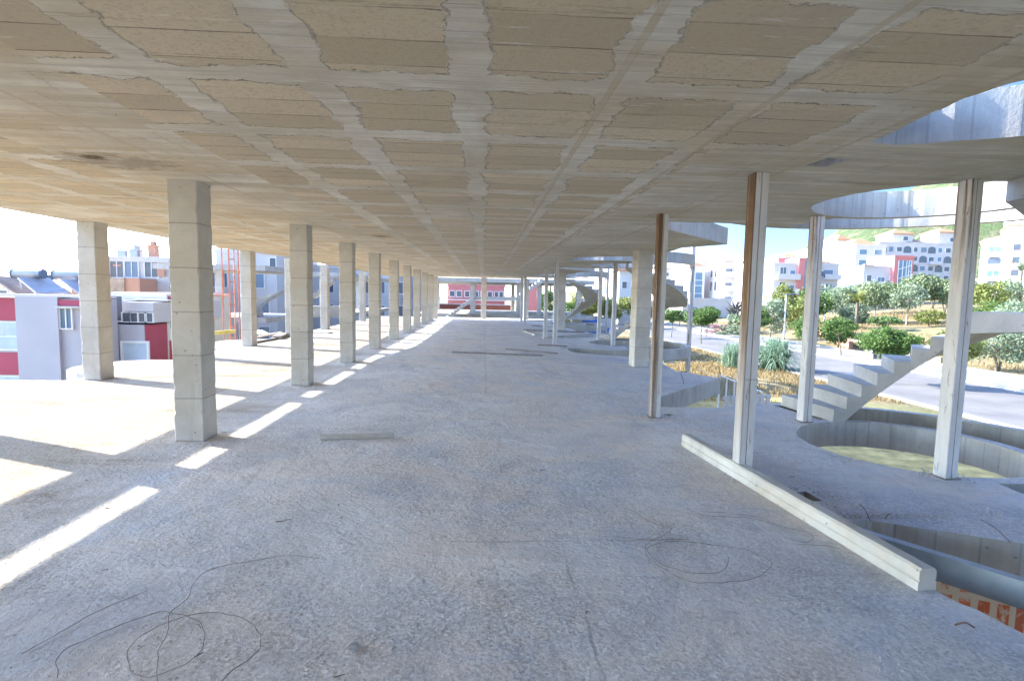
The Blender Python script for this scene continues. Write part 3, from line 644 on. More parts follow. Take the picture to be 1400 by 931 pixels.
me = bpy.data.meshes.new('stone'); bm.to_mesh(me); bm.free(); me.materials.append(M['pebble']); o = bpy.data.objects.new('stone', me); COL.objects.link(o); o.location = (p.x, p.y, .01)
tag(o, 'single pale stone near the bottom edge of the floor', 'stone')
# loose gravel over the near floor, too many to count
mb = MB(); rg = random.Random(3)
for i in range(9000):
    y = 1.2+9*rg.random()**1.6; x = (-y*1.05-.6)+rg.random()*(2.45+y*1.05+.3)
    if x > 2.45 or x < -9: continue
    s = .0035+.0075*rg.random()**3
    if noise.noise(Vector((x*1.3, y*1.3, 4))) < -.1 and rg.random() < .7: continue
    vs = [(x+s*rg.uniform(.6, 1.2)*cos(t), y+s*rg.uniform(.6, 1.2)*sin(t), -.001) for t in (0, 1.57, 3.14, 4.71)] + [(x+rg.uniform(-.3, .3)*s, y+rg.uniform(-.3, .3)*s, s*rg.uniform(.5, .9))]
    mb.add(vs, [(0, 1, 4), (1, 2, 4), (2, 3, 4), (3, 0, 4)])
spots = [(-3.21, 6.1, .28), (-3.21, 9.72, .28), (-6.98, 10.1, .3), (2.47, 4.85, .14), (2.42, 7.32, .16), (4.47, 4.83, .16), (4.47, 7.12, .16), (2.76, 4.33, .16), (3.82, 12.9, .3)]
for (cx, cy, rr) in spots:
    for i in range(90):
        a = rg.random()*6.28; q = rr*(1+abs(rg.gauss(0, .35))); x, y = cx+cos(a)*q, cy+sin(a)*q; s = rg.uniform(.004, .018)
        vs = [(x+s*rg.uniform(.6, 1.2)*cos(t), y+s*rg.uniform(.6, 1.2)*sin(t), -.001) for t in (0, 1.57, 3.14, 4.71)] + [(x+rg.uniform(-.3, .3)*s, y+rg.uniform(-.3, .3)*s, s*rg.uniform(.5, .9))]
        mb.add(vs, [(0, 1, 4), (1, 2, 4), (2, 3, 4), (3, 0, 4)])
for i in range(500):
    x = rg.uniform(2.7, 4.2); y = 3.87+abs(rg.gauss(0, .05)) if x < 3.65 else 3.9+abs(rg.gauss(0, .2)); s = rg.uniform(.004, .016)
    vs = [(x+s*rg.uniform(.6, 1.2)*cos(t), y+s*rg.uniform(.6, 1.2)*sin(t), -.001) for t in (0, 1.57, 3.14, 4.71)] + [(x, y, s*rg.uniform(.5, .9))]
    mb.add(vs, [(0, 1, 4), (1, 2, 4), (2, 3, 4), (3, 0, 4)])
tag(mb.build('loose_gravel', M['pebble']), 'fine loose gravel scattered over the near floor', 'gravel', kind='stuff')
# ------------------------------------------------------------ terrain
GZ = -3.05
def smoothstep(a, b, x):
    t = min(1, max(0, (x-a)/(b-a))); return t*t*(3-2*t)
def gh(x, y):
    z = GZ
    if x > 34.5: z += (x-34.5)*.075*smoothstep(34.5, 48, x) + .25*noise.noise(Vector((x*.1, y*.1, 0)))*smoothstep(34.5, 40, x)
    if x < -12: z -= 2.5*smoothstep(-12, -25, x)
    return z
xs = [-900, -500, -250, -120, -60, -30, -25, -18, -12, -5, 0, 6, 8, 10, 12, 14, 16, 18, 20.2, 20.3, 31.2, 31.3, 34.4] + [34.5+1.5*i for i in range(60)] + [130, 150, 180, 240, 330, 500, 900]
ys = [-600, -200, -80, -30] + [-20+4*i for i in range(50)] + [190, 220, 270, 350, 500, 800, 1500]
mb = MB(); mb.v = [(x, y, gh(x, y)-(.06 if 20.25 < x < 31.25 else 0)) for y in ys for x in xs]; nx = len(xs)
mb.f = [(j*nx+i, j*nx+i+1, (j+1)*nx+i+1, (j+1)*nx+i) for j in range(len(ys)-1) for i in range(nx-1)]; mb.m = [0]*len(mb.f)
tag(mb.build('ground', M['ground'], smooth=True), kind='structure')
tag(MB().box(20.5, 29.3, -80, 260, GZ-.2, GZ+.004).build('road', M['asphalt']), kind='structure')
tag(MB().box(20.2, 20.5, -80, 260, GZ-.2, GZ+.10).build('kerb', M['kerb']), kind='structure')
tag(MB().box(29.3, 29.5, -80, 260, GZ-.2, GZ+.13).build('kerb', M['kerb']), kind='structure')
tag(MB().box(29.5, 34.2, -80, 260, GZ-.2, GZ+.12).build('pavement', M['pave']), kind='structure')
tag(MB().box(34.2, 34.45, -80, 260, GZ-.2, GZ+.26).build('kerb', M['kerb']), kind='structure')
tag(MB().box(5.5, 16.0, -6, 25, GZ-.2, GZ+.01).build('sun_painted_ground', M['sun_ground']), kind='structure')  # sheet coloured as if sunlit, laid where the building shades the ground
# hill
def hh(x, y):
    d = math.hypot((x-560)/330, (y-520)/330); return -6 + 215*max(0, 1-d)**1.1*(1+.14*noise.noise(Vector((x*.008, y*.008, 2)))) + 5*noise.noise(Vector((x*.03, y*.03, 7)))
mb = MB(); N = 70
mb.v = [(190+i*12, 215+j*12, hh(190+i*12, 215+j*12)) for j in range(N) for i in range(N)]
mb.f = [(j*N+i, j*N+i+1, (j+1)*N+i+1, (j+1)*N+i) for j in range(N-1) for i in range(N-1)]; mb.m = [0]*len(mb.f)
tag(mb.build('hill', M['hill'], smooth=True), kind='structure')
# dry grass, uncountable
mb = MB(); rg = random.Random(5)
def blade(x, y, z, h, wd):
    a = rg.random()*6.28; lx, ly = rg.uniform(-.35, .35)*h, rg.uniform(-.35, .35)*h; c, s_ = cos(a)*wd, sin(a)*wd
    mb.add([(x-c, y-s_, z-.02), (x+c, y+s_, z-.02), (x+lx*.4+c*.6, y+ly*.4+s_*.6, z+h*.6), (x+lx*.4-c*.6, y+ly*.4-s_*.6, z+h*.6), (x+lx, y+ly, z+h)], [(0, 1, 2, 3), (3, 2, 4)])
for i in range(30000):
    x = rg.uniform(8.0, 20.0); y = rg.uniform(12, 62)
    if y < 24: continue
    if noise.noise(Vector((x*.35, y*.35, 1))) < -.15 and rg.random() < .8: continue
    blade(x, y, gh(x, y), rg.uniform(.08, .30), .012+.0005*y)
for i in range(24000):
    x = rg.uniform(37, 80); y = rg.uniform(34, 95)
    if noise.noise(Vector((x*.12, y*.12, 1))) < -.1: continue
    blade(x, y, gh(x, y), rg.uniform(.15, .40), .035)
tag(mb.build('dry_grass', M['straw']), 'tall dry straw coloured grass on the verge and the slope beyond the road', 'grass', kind='stuff')
# ------------------------------------------------------------ trees
def leaves(mb, c, r, n, s, rg, squash=1.0, shell=.55):
    """leaf faces spread through an uneven clumped volume round c"""
    c = Vector(c); seeds = []
    for k in range(max(6, n//90)):
        d = Vector((rg.gauss(0, 1), rg.gauss(0, 1), rg.gauss(0, 1))).normalized(); q = shell+(1-shell)*rg.random()**.5
        seeds.append((Vector((d.x*r[0], d.y*r[1], d.z*r[2]))*q*.8, rg.uniform(.22, .42)))
    for i in range(n):
        b, cr = seeds[rg.randrange(len(seeds))]; d = Vector((rg.gauss(0, 1), rg.gauss(0, 1), rg.gauss(0, 1)*squash))
        d = d.normalized()*(rg.random()**.45)*cr; p = c+b+Vector((d.x*r[0], d.y*r[1], d.z*r[2]))
        u = Vector((rg.gauss(0, 1), rg.gauss(0, 1), rg.gauss(0, .7))).normalized(); v = u.orthogonal().normalized(); v.rotate(Matrix.Rotation(rg.random()*6.28, 3, u))
        w_ = u.cross(v); ss = s*rg.uniform(.6, 1.3)
        mb.add([p-v*ss, p+w_*ss*.55, p+v*ss, p-w_*ss*.55], [(0, 1, 2, 3)])
TREES = 0
def tree(x, y, h, cw, ch, leaf, label, kind='street_tree', cat='tree', n=2200, s=.11, bark='bark', lean=0, trunks=1, group=None, tr=.07, squash=1, z=None):
    global TREES; TREES += 1; rg = random.Random(100+TREES)
    z = gh(x, y) if z is None else z; r = empty(kind, (x, y, z), 0, label, cat, group)
    mb = MB(); top = h-ch*.5
    for t in range(trunks):
        ox = (t-(trunks-1)/2)*.5; base = Vector((ox*.3, 0, -.1)); tip = Vector((lean*h*.5+ox*1.5, 0, h-ch*.75))
        pts = smooth([base, base.lerp(tip, .35)+Vector((rg.uniform(-.08, .08), rg.uniform(-.08, .08), 0)), base.lerp(tip, .7)+Vector((rg.uniform(-.1, .1), 0, 0)), tip], 4)
        mb.tube(pts, tr, 7, r2=tr*.6)
        for k in range(5):
            a = rg.random()*6.28; e = tip+Vector((cos(a)*cw*.32, sin(a)*cw*.32, ch*rg.uniform(.15, .5))); mb.tube(smooth([tip, tip.lerp(e, .5)+Vector((0, 0, .1)), e], 3), tr*.5, 5, r2=tr*.15)
    mb.build('trunk', M[bark], r, smooth=True)
    cm = MB(); leaves(cm, (lean*h*.5, 0, h-ch/2), (cw/2, cw/2, ch/2), n, s, rg, squash); cm.build('crown', M[leaf], r)
    return r
G1 = 'clipped street trees along the road'
tree(22.9, 64.1, 3.5, 2.8, 1.9, 'leaf', 'small round clipped street tree seen left of the outside steel post', group=G1, tr=.06)
tree(23.0, 55.3, 3.9, 3.6, 2.0, 'leaf', 'wide green clipped street tree on a thin trunk beside the road', group=G1, tr=.06, n=3200)
tree(28.0, 66.0, 3.9, 3.2, 2.0, 'leaf', 'clipped street tree just behind the wide one', group=G1, tr=.06)
tree(30.3, 58.5, 4.2, 3.8, 2.7, 'leaf', 'round green street tree partly behind the long rusty stained post', group=G1, tr=.08, n=3200)
tree(31.0, 44.7, 3.4, 3.0, 1.6, 'leaf', 'small flat crowned street tree on a leaning trunk', group=G1, tr=.06, lean=-.3)
tree(32.6, 52.5, 3.4, 3.4, 2.7, 'leaf', 'round low green tree left of the leaning one', group=G1, tr=.08, n=3000)
tree(35.4, 51.5, 3.0, 3.4, 2.5, 'leaf', 'round low green bush tree right beside the pale post', group=G1, tr=.08, n=2600)
tree(23.7, 30.2, 3.35, 3.1, 2.0, 'leaf', 'broad bright green tree right behind the steps of the near stair', group=G1, tr=.06, n=5200, s=.09)
tree(25.9, 28.0, 3.3, 2.6, 1.7, 'leaf_yellow', 'yellow green street tree mostly behind the thick steel post', group=G1, tr=.05, n=3000, s=.08)
G2 = 'trees and shrubs on the slope beyond the road'
def at_slope(px, Y):                                   # stand on the slope in the direction of px
    d = ray(px, 420); x = d.x/d.y*Y; return x, Y
for (px, Y, h, cw, ch, lf, lab, kd, n, s, bk, tk) in [
    (1372, 36, 3.6, 5.6, 3.1, 'leaf_olive', 'wide grey green olive tree at the right edge above the kerb', 'olive_tree', 7000, .10, 'bark', 2),
    (1405, 43, 4.6, 5.0, 3.8, 'leaf_olive', 'tall olive tree at the right edge behind the wide one', 'olive_tree', 4500, .11, 'bark', 2),
    (1197, 74, 6.2, 6.5, 4.0, 'leaf_pine', 'pine with a flat yellowish crown before the white terrace house', 'pine_tree', 3600, .17, 'palebark', 1),
    (1258, 78, 7.0, 6.5, 4.6, 'leaf_pine', 'tallest grey green pine before the apartment block', 'pine_tree', 4600, .18, 'palebark', 1),
    (1241, 70, 5.6, 5.0, 3.4, 'leaf_olive', 'smaller pine leaning before the tallest one', 'pine_tree', 2600, .16, 'palebark', 1),
    (1292, 76, 6.0, 5.2, 3.8, 'leaf_pine', 'twin trunked pine left of the thick steel post', 'pine_tree', 3600, .17, 'palebark', 2),
    (1222, 84, 5.5, 6.0, 3.6, 'leaf_dark', 'dark green tree between the pines', 'leafy_tree', 2600, .17, 'bark', 1),
    (1110, 72, 6.0, 5.4, 4.6, 'leaf', 'green tree right of the pale post', 'leafy_tree', 2800, .17, 'bark', 2),
    (1152, 78, 5.8, 6.2, 4.8, 'leaf_olive', 'grey green bushy tree in the middle of the slope', 'leafy_tree', 3200, .17, 'bark', 1),
    (1168, 70, 3.6, 4.5, 3.2, 'leaf_olive', 'silvery shrub under the grey green bushy tree', 'shrub', 2400, .15, 'bark', 1),
    (1092, 66, 5.6, 4.2, 4.6, 'leaf_yellow', 'yellow green tree between the two street lamps', 'leafy_tree', 2600, .15, 'bark', 1),
    (1056, 64, 5.2, 4.6, 4.4, 'leaf_olive', 'olive green shrub right of the long rusty stained post', 'shrub', 2800, .15, 'bark', 1),
    (1072, 74, 7.0, 4.5, 5.5, 'leaf_yellow', 'tall yellowish bush behind the lamp post', 'leafy_tree', 2600, .16, 'bark', 1),
    (1240, 47, 1.9, 4.0, 1.5, 'leaf', 'low green bush behind the broad bright tree', 'shrub', 1800, .1, 'bark', 1),
    (1160, 56, 1.4, 5.0, 1.2, 'leaf', 'low green ground shrub among the dry grass', 'shrub', 1800, .11, 'bark', 1),
    (1352, 66, 5.6, 4.4, 4.8, 'leaf_yellow', 'yellow green tree right of the thick steel post', 'leafy_tree', 2600, .15, 'bark', 1),
    (1368, 70, 5.4, 5.0, 4.0, 'leaf_dark', 'dark round tree under the white arcaded house', 'leafy_tree', 2800, .16, 'bark', 1),
    (1368, 60, 3.2, 7.0, 2.8, 'leaf', 'light green hedge like shrub below the dark round tree', 'shrub', 2800, .14, 'bark', 1),
    (1402, 66, 5.8, 4.6, 5, 'leaf_olive', 'grey green tree at the right picture edge on the slope', 'leafy_tree', 2600, .15, 'bark', 1),
    (1272, 66, 2.4, 4.0, 2.2, 'leaf_yellow', 'yellow green shrub at the foot of the pines', 'shrub', 1800, .13, 'bark', 1),
    (1315, 72, 6, 5.0, 4.4, 'leaf_pine', 'pine hidden behind the thick steel post', 'pine_tree', 2200, .16, 'palebark', 1),
    (1210, 64, 2.0, 4.0, 1.6, 'leaf_dark', 'low dark shrub on the dry slope', 'shrub', 1500, .13, 'bark', 1),
    (1120, 84, 6.5, 8, 5, 'leaf_olive', 'broad grey green tree at the back of the slope', 'leafy_tree', 2800, .2, 'bark', 1),
    (1185, 92, 6, 9, 4.6, 'leaf_dark', 'broad dark tree at the back of the slope before the pink tower', 'leafy_tree', 2800, .2, 'bark', 1),
    (1275, 96, 6, 10, 4.6, 'leaf_pine', 'broad pine clump at the foot of the apartment block', 'pine_tree', 2800, .2, 'bark', 2),
    (1018, 74, 3.2, 5, 2.8, 'leaf_olive', 'grey shrub by the road bend', 'shrub', 1800, .15, 'bark', 1),
    (930, 88, 3.0, 7, 2.4, 'leaf_olive', 'far grey green hedge left of the white villas', 'shrub', 1800, .17, 'bark', 1),
    (820, 90, 4.5, 9, 3.8, 'leaf_olive', 'green bushes behind the farthest winding stair', 'shrub', 2600, .2, 'bark', 1),
    (803, 84, 6, 6, 4.6, 'leaf_yellow', 'yellow green tree behind the farthest winding stair', 'leafy_tree', 2400, .2, 'bark', 1),
    (842, 84, 5, 7, 3.8, 'leaf_yellow', 'yellow green bushes right of the farthest winding stair', 'leafy_tree', 2400, .2, 'bark', 1),
    (778, 80, 4, 6, 3.4, 'leaf', 'bright green bush left of the farthest winding stair', 'shrub', 2200, .18, 'bark', 1),
    (750, 85, 5.5, 4.5, 3.6, 'leaf_dark', 'dark tree far off between the thin steel posts', 'leafy_tree', 1800, .18, 'bark', 1)]:
    x, y = at_slope(px, Y); tree(x, y, h, cw, ch, lf, lab, kind=kd, cat='shrub' if kd == 'shrub' else 'tree', n=n, s=s, bark=bk, trunks=tk, group=G2, tr=.10)
def fronds(name, x, y, h0, nf, L, wd, mat, label, cat, up_=.6, trunk=0, group=None, droop=1.0, sub=0):
    rg = random.Random(int(x*7+y)); z = gh(x, y); r = empty(name, (x, y, z), 0, label, cat, group); mb = MB()
    if trunk: MB().tube([(0, 0, -.1), (0.03, 0, h0*.5), (0, 0, h0)], trunk, 8, r2=trunk*.8).build('trunk', M['bark'], r)
    for i in range(nf):
        a = rg.random()*6.28; l = L*rg.uniform(.6, 1.1); e = up_*rg.uniform(.4, 1.4); bx, by = (0, 0) if trunk else (rg.gauss(0, .3), rg.gauss(0, .3)); pts = []
        for k in range(6):
            t = k/5; rad = l*t*cos(e)*(.4+.6*t); hz = h0+l*(t*sin(e)*1.2-droop*.5*t*t*t); pts.append(Vector((bx+cos(a)*rad, by+sin(a)*rad, hz)))
        sd_ = Vector((-sin(a), cos(a), 0))
        for k in range(5):
            w0 = wd*(1-k/5)**.6; w1 = wd*max(.05, 1-(k+1)/5)**.6
            if sub:
                for q in range(sub):
                    c = pts[k].lerp(pts[k+1], q/sub)
                    for sg in (-1, 1):
                        tip = c+sd_*sg*w0+(pts[k+1]-pts[k])*.6+Vector((0, 0, -.15*w0)); dd = (pts[k+1]-pts[k]).normalized()*wd*.12; mb.add([c-dd, c+dd, tip], [(0, 1, 2)])
            else: mb.add([pts[k]-sd_*w0, pts[k]+sd_*w0, pts[k+1]+sd_*w1, pts[k+1]-sd_*w1], [(0, 1, 2, 3)])
    mb.build('leaves', M[mat], r); return r
fr = fronds('giant_reed', 20.0, 35.6, 0, 900, 3.1, .045, 'leaf_reed', 'big arching clump of blue green reed on the verge beside the road', 'reed', up_=1.15, droop=1.1)
fronds('giant_reed', 17.6, 36.6, 0, 260, 2.3, .04, 'leaf_reed', 'smaller reed tuft left of the big clump, behind the long rusty stained post', 'reed', up_=1.2, droop=.9)
x, y = at_slope(1172, 68); fronds('palm_tree', x, y, 3.6, 36, 3.2, .5, 'leaf_yellow', 'palm with yellow green arching fronds in the middle of the slope', 'palm', up_=.7, trunk=.22, sub=3)
x, y = at_slope(1392, 90); fronds('palm_tree', x, y, 6.5, 36, 3.6, .5, 'leaf_olive', 'palm before the white house at the right picture edge', 'palm', up_=.7, trunk=.22, sub=3)
x, y = at_slope(752, 100); fronds('palm_tree', x, y, 6.5, 30, 3.0, .5, 'leaf_dark', 'small far palm seen between thin steel posts', 'palm', up_=.7, trunk=.2, sub=3)
x, y = at_slope(998, 76)
r = empty('spiky_plant', (x, y, gh(x, y)), 0, 'dull spiky branching plant before the white villa', 'plant'); mb = MB(); rg = random.Random(2)
for k in range(34):
    a = rg.random()*6.28; b = Vector((rg.uniform(-.3, .5), 0, rg.uniform(.2, 4.2))); b.x += b.z*.28; e = b+Vector((cos(a)*1.3, sin(a)*1.3, rg.uniform(.5, 1.4))); mb.tube([b, b.lerp(e, .6)+Vector((0, 0, -.1)), e], .16, 5, r2=.02)
mb.tube([(0, 0, -.1), (.5, 0, 2), (1.3, 0, 4.6)], .28, 7, r2=.1); mb.build('stems', M['spike'], r)
for px, Y, lf, lab in ((985, 72, 'petal', 'pink flowering low bush before the white villa'), (1004, 69, 'leaf_olive', 'grey cushion shrub right of the pink bush')):
    x, y = at_slope(px, Y); r = empty('flower_bush', (x, y, gh(x, y)), 0, lab, 'bush'); mb = MB(); leaves(mb, (0, 0, .5), (2.6, 1.5, .9), 1500, .12, random.Random(px)); mb.build('leaves', M[lf], r)
# ------------------------------------------------------------ street furniture
def lamp_post(x, y, h, label):
    z = gh(x, y); r = empty('street_lamp', (x, y, z), 0, label, 'street lamp', 'street lamps beyond the road')
    MB().tube([(0, 0, 0), (0, 0, h*.5), (0, 0, h)], .10, 8, r2=.06).build('pole', M['frame'], r)
    MB().box(-.13, .13, -.13, .13, 0, .3).build('base', M['tank'], r, bevel=.02)
    MB().obox((-.1, 0, h), (1.0, 0, h+.12), .36, .12).build('lamp_head', M['rail'], r, bevel=.02)
x, y = at_slope(1074, 62); lamp_post(x, y, 5.4, 'white street lamp with a flat blue head, the nearer one left of the pale post')
x, y = at_slope(1128, 84); lamp_post(x, y, 4.6, 'small street lamp among trees right of the pale post')
x, y = at_slope(1118, 66); lamp_post(x, y, 5.8, 'street lamp whose head peeks out right of the pale post')
r = empty('information_panel', (32.1, 42.6, GZ+.12), radians(38), 'white street cabinet with a dark purple poster panel', 'cabinet')
MB().box(-.55, .55, -.3, .3, 0, 1.95).build('cabinet', M['white'], r, bevel=.03)
MB().box(-.42, .42, -.32, -.302, .12, 1.75).build('poster', M['red'] if 0 else plain('dull_purple_poster', (.16, .11, .17), .5, .4, 3), r)
r = empty('utility_box', (33.6, 41.6, GZ+.12), .3, 'low rose coloured utility box right of the street cabinet', 'cabinet')
MB().box(-.4, .4, -.2, .2, 0, .95).build('cabinet', M['tile_dim'], r, bevel=.02); MB().box(-.44, .44, -.24, .24, .95, 1.0).build('lid', M['white'], r)
o = MB().box(-.9, .9, -.02, .02, 0, 0.05).box(-.75, .75, -1.1, 1.1, -.0, .01).build('drain_cover', M['rail']); o.location = (24.8, 33.2, GZ+.006); tag(o, 'dark drain cover in the road below the stair', 'drain cover')
lw = MB().obox((37.0, 52, -2.75), (44, 68, -2.1), .35, .9).build('low_wall', M['peach']); tag(lw, 'low ochre retaining wall along the dry slope', 'wall')
lw = MB().obox((36.0, 40.0, -2.8), (39.5, 58, -2.45), .3, .55).build('low_wall', M['earth']); tag(lw, 'low brown earth coloured wall at the foot of the slope', 'wall')
# site fence on the ground, below the right side of the floor
r = empty('site_fence', (0, 0, 0), 0, 'low wire site fence with pale posts in the dry grass by the building', 'fence')
fa = ony(984, 513, 19.5); fb = ony(1042, 541, 16.0); fb.z = fa.z; fence = [fa.lerp(fb, t/5) for t in range(6)]
for p in fence: MB().tube([(p.x, p.y, GZ), (p.x, p.y, fa.z+.03)], .03, 6).build('fence_post', M['frame'], r)
MB().tube(fence, .025, 6).build('top_rail', M['frame'], r)
mb = MB()
for k in range(5): mb.tube([Vector((p.x, p.y, GZ+.2+k*.28)) for p in fence], .006, 4)
for k in range(36):
    p = fa.lerp(fb, k/36); mb.tube([(p.x, p.y, GZ), (p.x, p.y, fa.z)], .005, 4)
mb.build('mesh_panel', M['tank'], r)
bp = ony(1022, 540, 15.2); r = empty('barrier', (bp.x, bp.y, GZ), .2, 'white slatted barrier beside the wire fence, seen over the floor edge', 'barrier'); hb = bp.z-GZ
for k in range(8): MB().box(-.75+.2*k, -.62+.2*k, -.02, .02, 0, hb).build('slat', M['white'], r)
MB().box(-.8, .85, .021, .05, hb-.12, hb-.04).build('cross_rail', M['white'], r); MB().box(-.8, .85, .021, .05, hb-.75, hb-.67).build('cross_rail', M['white'], r)
# ------------------------------------------------------------ buildings
def win(parent, face, u, z, w_, h_, X0, Yf, mat='glass', fr='frame', sub=False, name='window', arch=False):
    """window on the front face (y=Yf, u along x) or side face (x=X0, u along y)"""
    mb = MB(); d = .05
    def bx(m_, a0, a1, z0, z1, p, q):
        if face == 'f': m_.box(a0, a1, Yf-p, Yf-q, z0, z1)
        else: m_.box(X0-p, X0-q, a0, a1, z0, z1)
    t = min(.09, w_*.12)
    bx(mb, u-w_/2-t, u+w_/2+t, z-t, z, .08, .001); bx(mb, u-w_/2-t, u+w_/2+t, z+h_, z+h_+t, .08, .001)
    bx(mb, u-w_/2-t, u-w_/2, z, z+h_, .08, .001); bx(mb, u+w_/2, u+w_/2+t, z, z+h_, .08, .001)
    if sub: bx(mb, u-t*.4, u+t*.4, z, z+h_, .07, .001)
    o = mb.build(name, M[fr], parent)
    pn = MB(); bx(pn, u-w_/2, u+w_/2, z, z+h_, .03, .0015); pn.build('pane', M[mat], o)
    return o
def balcony(parent, face, u0, u1, z, X0, Yf, out=1.3, mat='white', rail=True):
    mb = MB()
    if face == 'f': mb.box(u0, u1, Yf-out, Yf-.002, z-.2, z).box(u0, u1, Yf-out, Yf-out+.12, z+.001, z+.95)
    else: mb.box(X0-out, X0-.002, u0, u1, z-.2, z).box(X0-out, X0-out+.12, u0, u1, z+.001, z+.95)
    mb.build('balcony', M[mat], parent)
def hip(parent, x0, x1, y0, y1, z, h, mat='tile', over=.5):
    x0 -= over; x1 += over; y0 -= over; y1 += over; m = min(x1-x0, y1-y0)/2; cx, cy = (x0+x1)/2, (y0+y1)/2
    rx_ = max(0.05, (x1-x0)/2-m); ry_ = max(.05, (y1-y0)/2-m)
    mb = MB(); mb.add([(x0, y0, z), (x1, y0, z), (x1, y1, z), (x0, y1, z), (x0, y0, z+.18), (x1, y0, z+.18), (x1, y1, z+.18), (x0, y1, z+.18), (cx-rx_, cy-ry_, z+h), (cx+rx_, cy-ry_, z+h), (cx+rx_, cy+ry_, z+h), (cx-rx_, cy+ry_, z+h)],
        [(3, 2, 1, 0), (0, 1, 5, 4), (1, 2, 6, 5), (2, 3, 7, 6), (3, 0, 4, 7), (4, 5, 9, 8), (5, 6, 10, 9), (6, 7, 11, 10), (7, 4, 8, 11), (8, 9, 10, 11)])
    return mb.build('roof', M[mat], parent)
def X_at(px, Y): d = ray(px, 410); return d.x/d.y*Y
def Z_at(px, py, Y): return ony(px, py, Y).z
def building(name, label, px0, px1, Y, depth, ytop, zb, wall='white', cat='building', group=None):
    """axis aligned body whose near left vertical edge is at px0 and near right edge at px1 on the plane Y"""
    x0, x1 = X_at(px0, Y), X_at(px1, Y); zt = Z_at(px0, ytop, Y)
    r = empty(name, (0, 0, 0), 0, label, cat, group)
    MB().box(x0, x1, Y, Y+depth, zb, zt).build('wall', M[wall], r)
    MB().box(x0-.12, x1+.12, Y-.12, Y+.15, zt+.001, zt+.45).box(x0-.12, x0+.15, Y+.151, Y+depth, zt+.001, zt+.45).build('parapet', M[wall], r)
    return r, x0, x1, zt
GB = 'white houses and blocks beyond the road'
def arch_win(parent, u, z, w_, h_, Yf):
    mb = MB(); n = 10; pts = [(u-w_/2, z), (u+w_/2, z)] + [(u+w_/2*cos(pi*i/n), z+h_-w_*.35+w_*.35*sin(pi*i/n)) for i in range(n+1)]
    mb.v = [(a, Yf-.04, b) for a, b in pts] + [(a, Yf-.0015, b) for a, b in pts]; k = len(pts); mb.f = [tuple(range(k)), tuple(range(2*k-1, k-1, -1))] + [(i, i+k, (i+1) % k+k, (i+1) % k) for i in range(k)]; mb.m = [0]*len(mb.f)
    mb.build('arched_window', M['glass'], parent)
def turn(r, x, y, deg):
    a = radians(deg); r.rotation_euler = (0, 0, a); r.location = (x-(x*cos(a)-y*sin(a)), y-(x*sin(a)+y*cos(a)), 0)
# big apartment block with terracotta towers
Y = 170; r, x0, x1, zt = building('apartment_block', 'large white apartment block with arched loggias and terracotta tower roofs', 1196, 1318, Y, 26, 332, -4, group=GB)
W = x1-x0; fl = 3.0
for k in range(7):
    z = zt-2.6-k*fl
    for j in range(11):
        u = x0+W*(j+.5)/11
        if (j+k) % 3 == 0: arch_win(r, u, z-.4, 2.6, 2.2, Y)
        else: win(r, 'f', u, z, 1.3 if j % 3 == 1 else 1.7, 1.4, x0, Y, 'glass_blue' if j % 2 else 'glass', 'tile_dim' if (j+k) % 4 == 1 else 'frame')
    for j in range(3): win(r, 's', Y+4+j*7, z, 1.4, 1.3, x0, Y)
    if k % 2 == 1:
        for j in (0, 3, 6, 9): balcony(r, 'f', x0+W*j/11+.3, x0+W*(j+1.6)/11, z-.9, x0, Y, 1.2)
for (a, b, yt, rz) in ((1206, 1233, 321, .32), (1268, 1296, 319, .32)):
    xa, xb = X_at(a, Y+4), X_at(b, Y+4); zz = Z_at(a, yt, Y+4); tw = MB().box(xa, xb, Y+1.5, Y+9, zt+.003, zz).build('tower', M['white'], r); hip(tw, xa, xb, Y+1.5, Y+9, zz+.002, 2.0)
    win(r, 'f', (xa+xb)/2+1, zt+1.2, 1.6, 1.2, xa, Y+1.5, 'glass')
xa, xb = X_at(1240, Y), X_at(1262, Y); hip(r, xa, xb, Y+2, Y+9, zt+.6, 1.8, 'tile_dim')
# its left wing and terraces
Y = 150; r, x0, x1, zt = building('terraced_block', 'white terraced block stepping down left of the large apartment block', 1165, 1206, Y, 30, 336, -4, group=GB)
for k in range(4):
    for j in range(2): win(r, 'f', x0+(x1-x0)*(j+.5)/2, zt-2.4-k*3, 2.2, 1.4, x0, Y, 'glass_blue')
    for j in range(4): win(r, 's', Y+3+j*7, zt-2.4-k*3, 1.2, 1.2, x0, Y)
hip(r, x0+.5, x1-1, Y+2, Y+12, zt+.46, 2.2)
Y = 165; r, x0, x1, zt = building('hillside_house', 'white hillside house with a small terracotta pavilion on top', 1143, 1163, Y, 40, 338, -4, group=GB)
for k in range(3):
    win(r, 'f', (x0+x1)/2, zt-2.6-k*3, 2.2, 1.5, x0, Y)
    for j in range(5): win(r, 's', Y+4+j*7, zt-2.4-k*3, 1.2, 1.2, x0, Y)
tw = MB().box(x0+.5, x1-.4, Y+2, Y+10, zt+.003, zt+2.4).build('tower', M['white'], r); hip(tw, x0+.5, x1-.4, Y+2, Y+10, zt+2.402, 1.9)
MB().box(x0+.3, x1+2.5, Y-4, Y-.13, -3, zt-6.6).build('terrace', M['pink'], r)
